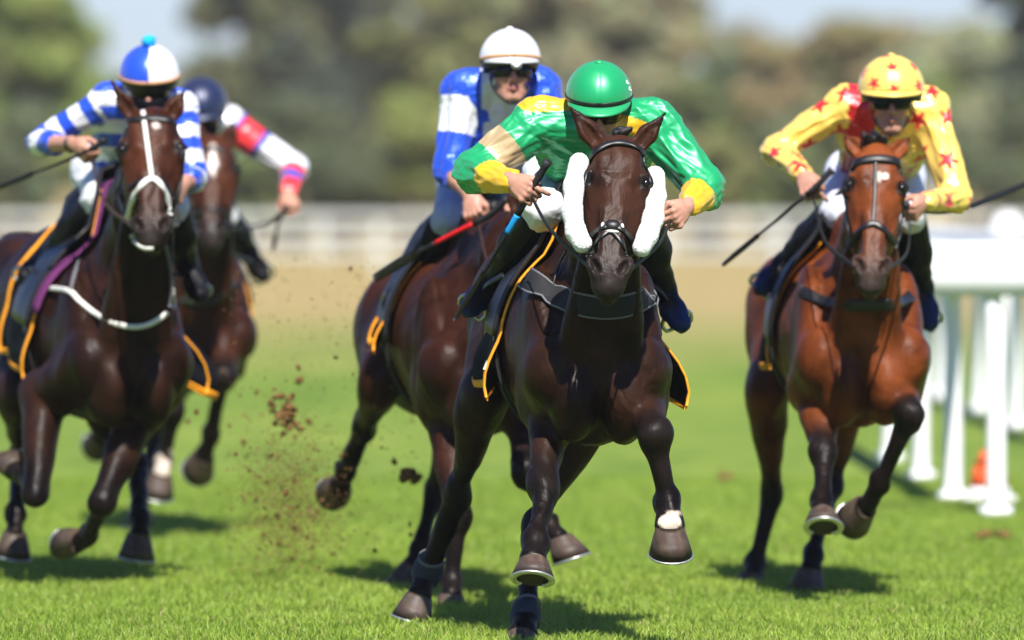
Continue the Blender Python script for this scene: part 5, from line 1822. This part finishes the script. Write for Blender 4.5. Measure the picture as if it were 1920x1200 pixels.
def extras_main(h):
    """fleece cheek rolls on the nearest horse's bridle"""
    for pts in ([(1086, 305, 29.72), (1076, 350, 29.66), (1073, 400, 29.62), (1080, 435, 29.60), (1092, 456, 29.58)],
                [(1228, 330, 29.74), (1230, 370, 29.68), (1225, 410, 29.63), (1214, 442, 29.60), (1203, 464, 29.58)]):
        R = SDF(); q = [P(*p) for p in pts]
        for a, b in zip(q[:-1], q[1:]): R.cone(a, b, .0345, .0345, .02)
        V, Q = R.mesh(.0042)
        n = vnormals(V, Q)
        V = V + n * (waves(V, 2, 6, 260.) * .0006 + rng.normal(0, .0008, len(V)) + waves(V, 5, 4, 30.) * .0012)[:, None]
        mk('cheek_roll', V, Q, M['fleece'], h['bridle'], org=h['root'].location)
    HP = h['HP']
    mk('nose_pad', *ball(HP(.615, 0, .042), (.030, .022, .014), 8, 14, h['HR']), M['leather'], h['bridle'], org=h['root'].location)
    for s in (-1, 1):
        mk('pad_edge', *ball(HP(.62, s * .034, .036), (.007, .016, .010), 8, 12, h['HR']), M['white_strap'], h['bridle'], org=h['root'].location)
    mk('pad_edge', *ball(HP(.657, 0, .040), (.026, .006, .008), 8, 12, h['HR']), M['white_strap'], h['bridle'], org=h['root'].location)

build_ground()
for rd, hs in PAIRS:
    R = build_rider(rd)
    hs['foot_l'], hs['foot_r'] = R['feet']['l'], R['feet']['r']
    hs['hand_l'], hs['hand_r'] = grip_of(rd['hand_l']), grip_of(rd['hand_r'])
    Hh = build_horse(hs)
    if hs['seed'] == 1: extras_main(Hh)

whip('black whip with a blue taped collar held by the jockey in green', [(1027, 302, 30.10), (1000, 350, 30.14), (955, 430, 30.2), (905, 515, 30.3), (852, 600, 30.4)], .0125,
     [('handle', 0, .42, 1.15, 1.0, 'rubber'), ('collar', .42, .52, 1.05, .95, 'blue_tape'), ('shaft', .52, .74, .62, .5, 'leather'), ('flap', .74, 1.0, .8, .55, 'leather')])
whip('black whip pointing out of the picture from the hand of the hooped jockey', [(196, 262, 34.24), (165, 283, 34.28), (80, 318, 34.4), (-60, 375, 34.6)], .012,
     [('handle', 0, .3, 1.15, 1.0, 'rubber'), ('shaft', .3, .72, .7, .5, 'leather'), ('flap', .72, 1.0, .9, .6, 'leather')])
whip('red and black whip lying across the boot of the white capped jockey', [(952, 372, 33.14), (915, 405, 33.2), (850, 438, 33.3), (775, 478, 33.4), (702, 522, 33.5)], .013,
     [('handle', 0, .36, 1.0, 1.0, 'rubber'), ('grip', .36, .62, .85, .75, 'red_stick'), ('shaft', .62, .74, .7, .6, 'leather'), ('flap', .74, 1.0, 1.5, 1.3, 'leather')])
whip('short dark whip hanging from the outstretched hand of the distant jockey', [(542, 386, 39.1), (526, 404, 39.1), (520, 425, 39.1), (512, 470, 39.2)], .012,
     [('handle', 0, .45, 1.1, 1.0, 'rubber'), ('shaft', .45, .8, .7, .5, 'leather'), ('flap', .8, 1.0, .9, .6, 'leather')])
whip('long black whip slanting down from the pointing hand of the star silks jockey', [(1560, 318, 33.36), (1528, 352, 33.38), (1470, 402, 33.45), (1415, 447, 33.5), (1355, 497, 33.6)], .012,
     [('handle', 0, .32, 1.15, 1.0, 'rubber'), ('shaft', .32, .72, .65, .5, 'leather'), ('flap', .72, 1.0, .9, .7, 'leather')])

whip('blurred dark whip reaching to the right picture edge from behind the starred elbow', [(1698, 384, 33.32), (1722, 394, 33.62), (1770, 398, 33.86), (1830, 384, 34.05), (1940, 338, 34.35)], .012,
     [('handle', 0, .3, 1.1, 1.0, 'rubber'), ('shaft', .3, .72, .8, .7, 'leather'), ('flap', .72, 1.0, 1.0, .8, 'leather')])

build_grass()
build_trees()
build_rails()
build_clods()

# ------------------------------------------------------------------ thin summer haze over the course
HAZE = 0.00022
if HAZE:
    hv, hf_ = box_mesh((0, 145, 5.6), 150, 310, 13.4)
    hz = bpy.data.materials.new('haze_air'); hz.use_nodes = True
    ht = hz.node_tree
    for n_ in list(ht.nodes):
        if n_.type == 'BSDF_PRINCIPLED': ht.nodes.remove(n_)
    vol = ht.nodes.new('ShaderNodeVolumePrincipled')
    vol.inputs['Color'].default_value = (.93, .94, .96, 1)
    vol.inputs['Density'].default_value = HAZE
    ht.links.new(vol.outputs[0], ht.nodes['Material Output'].inputs['Volume'])
    tag(mk('haze', hv, hf_, hz, smooth=False, org=V3(0, 145, 0)), kind='stuff')
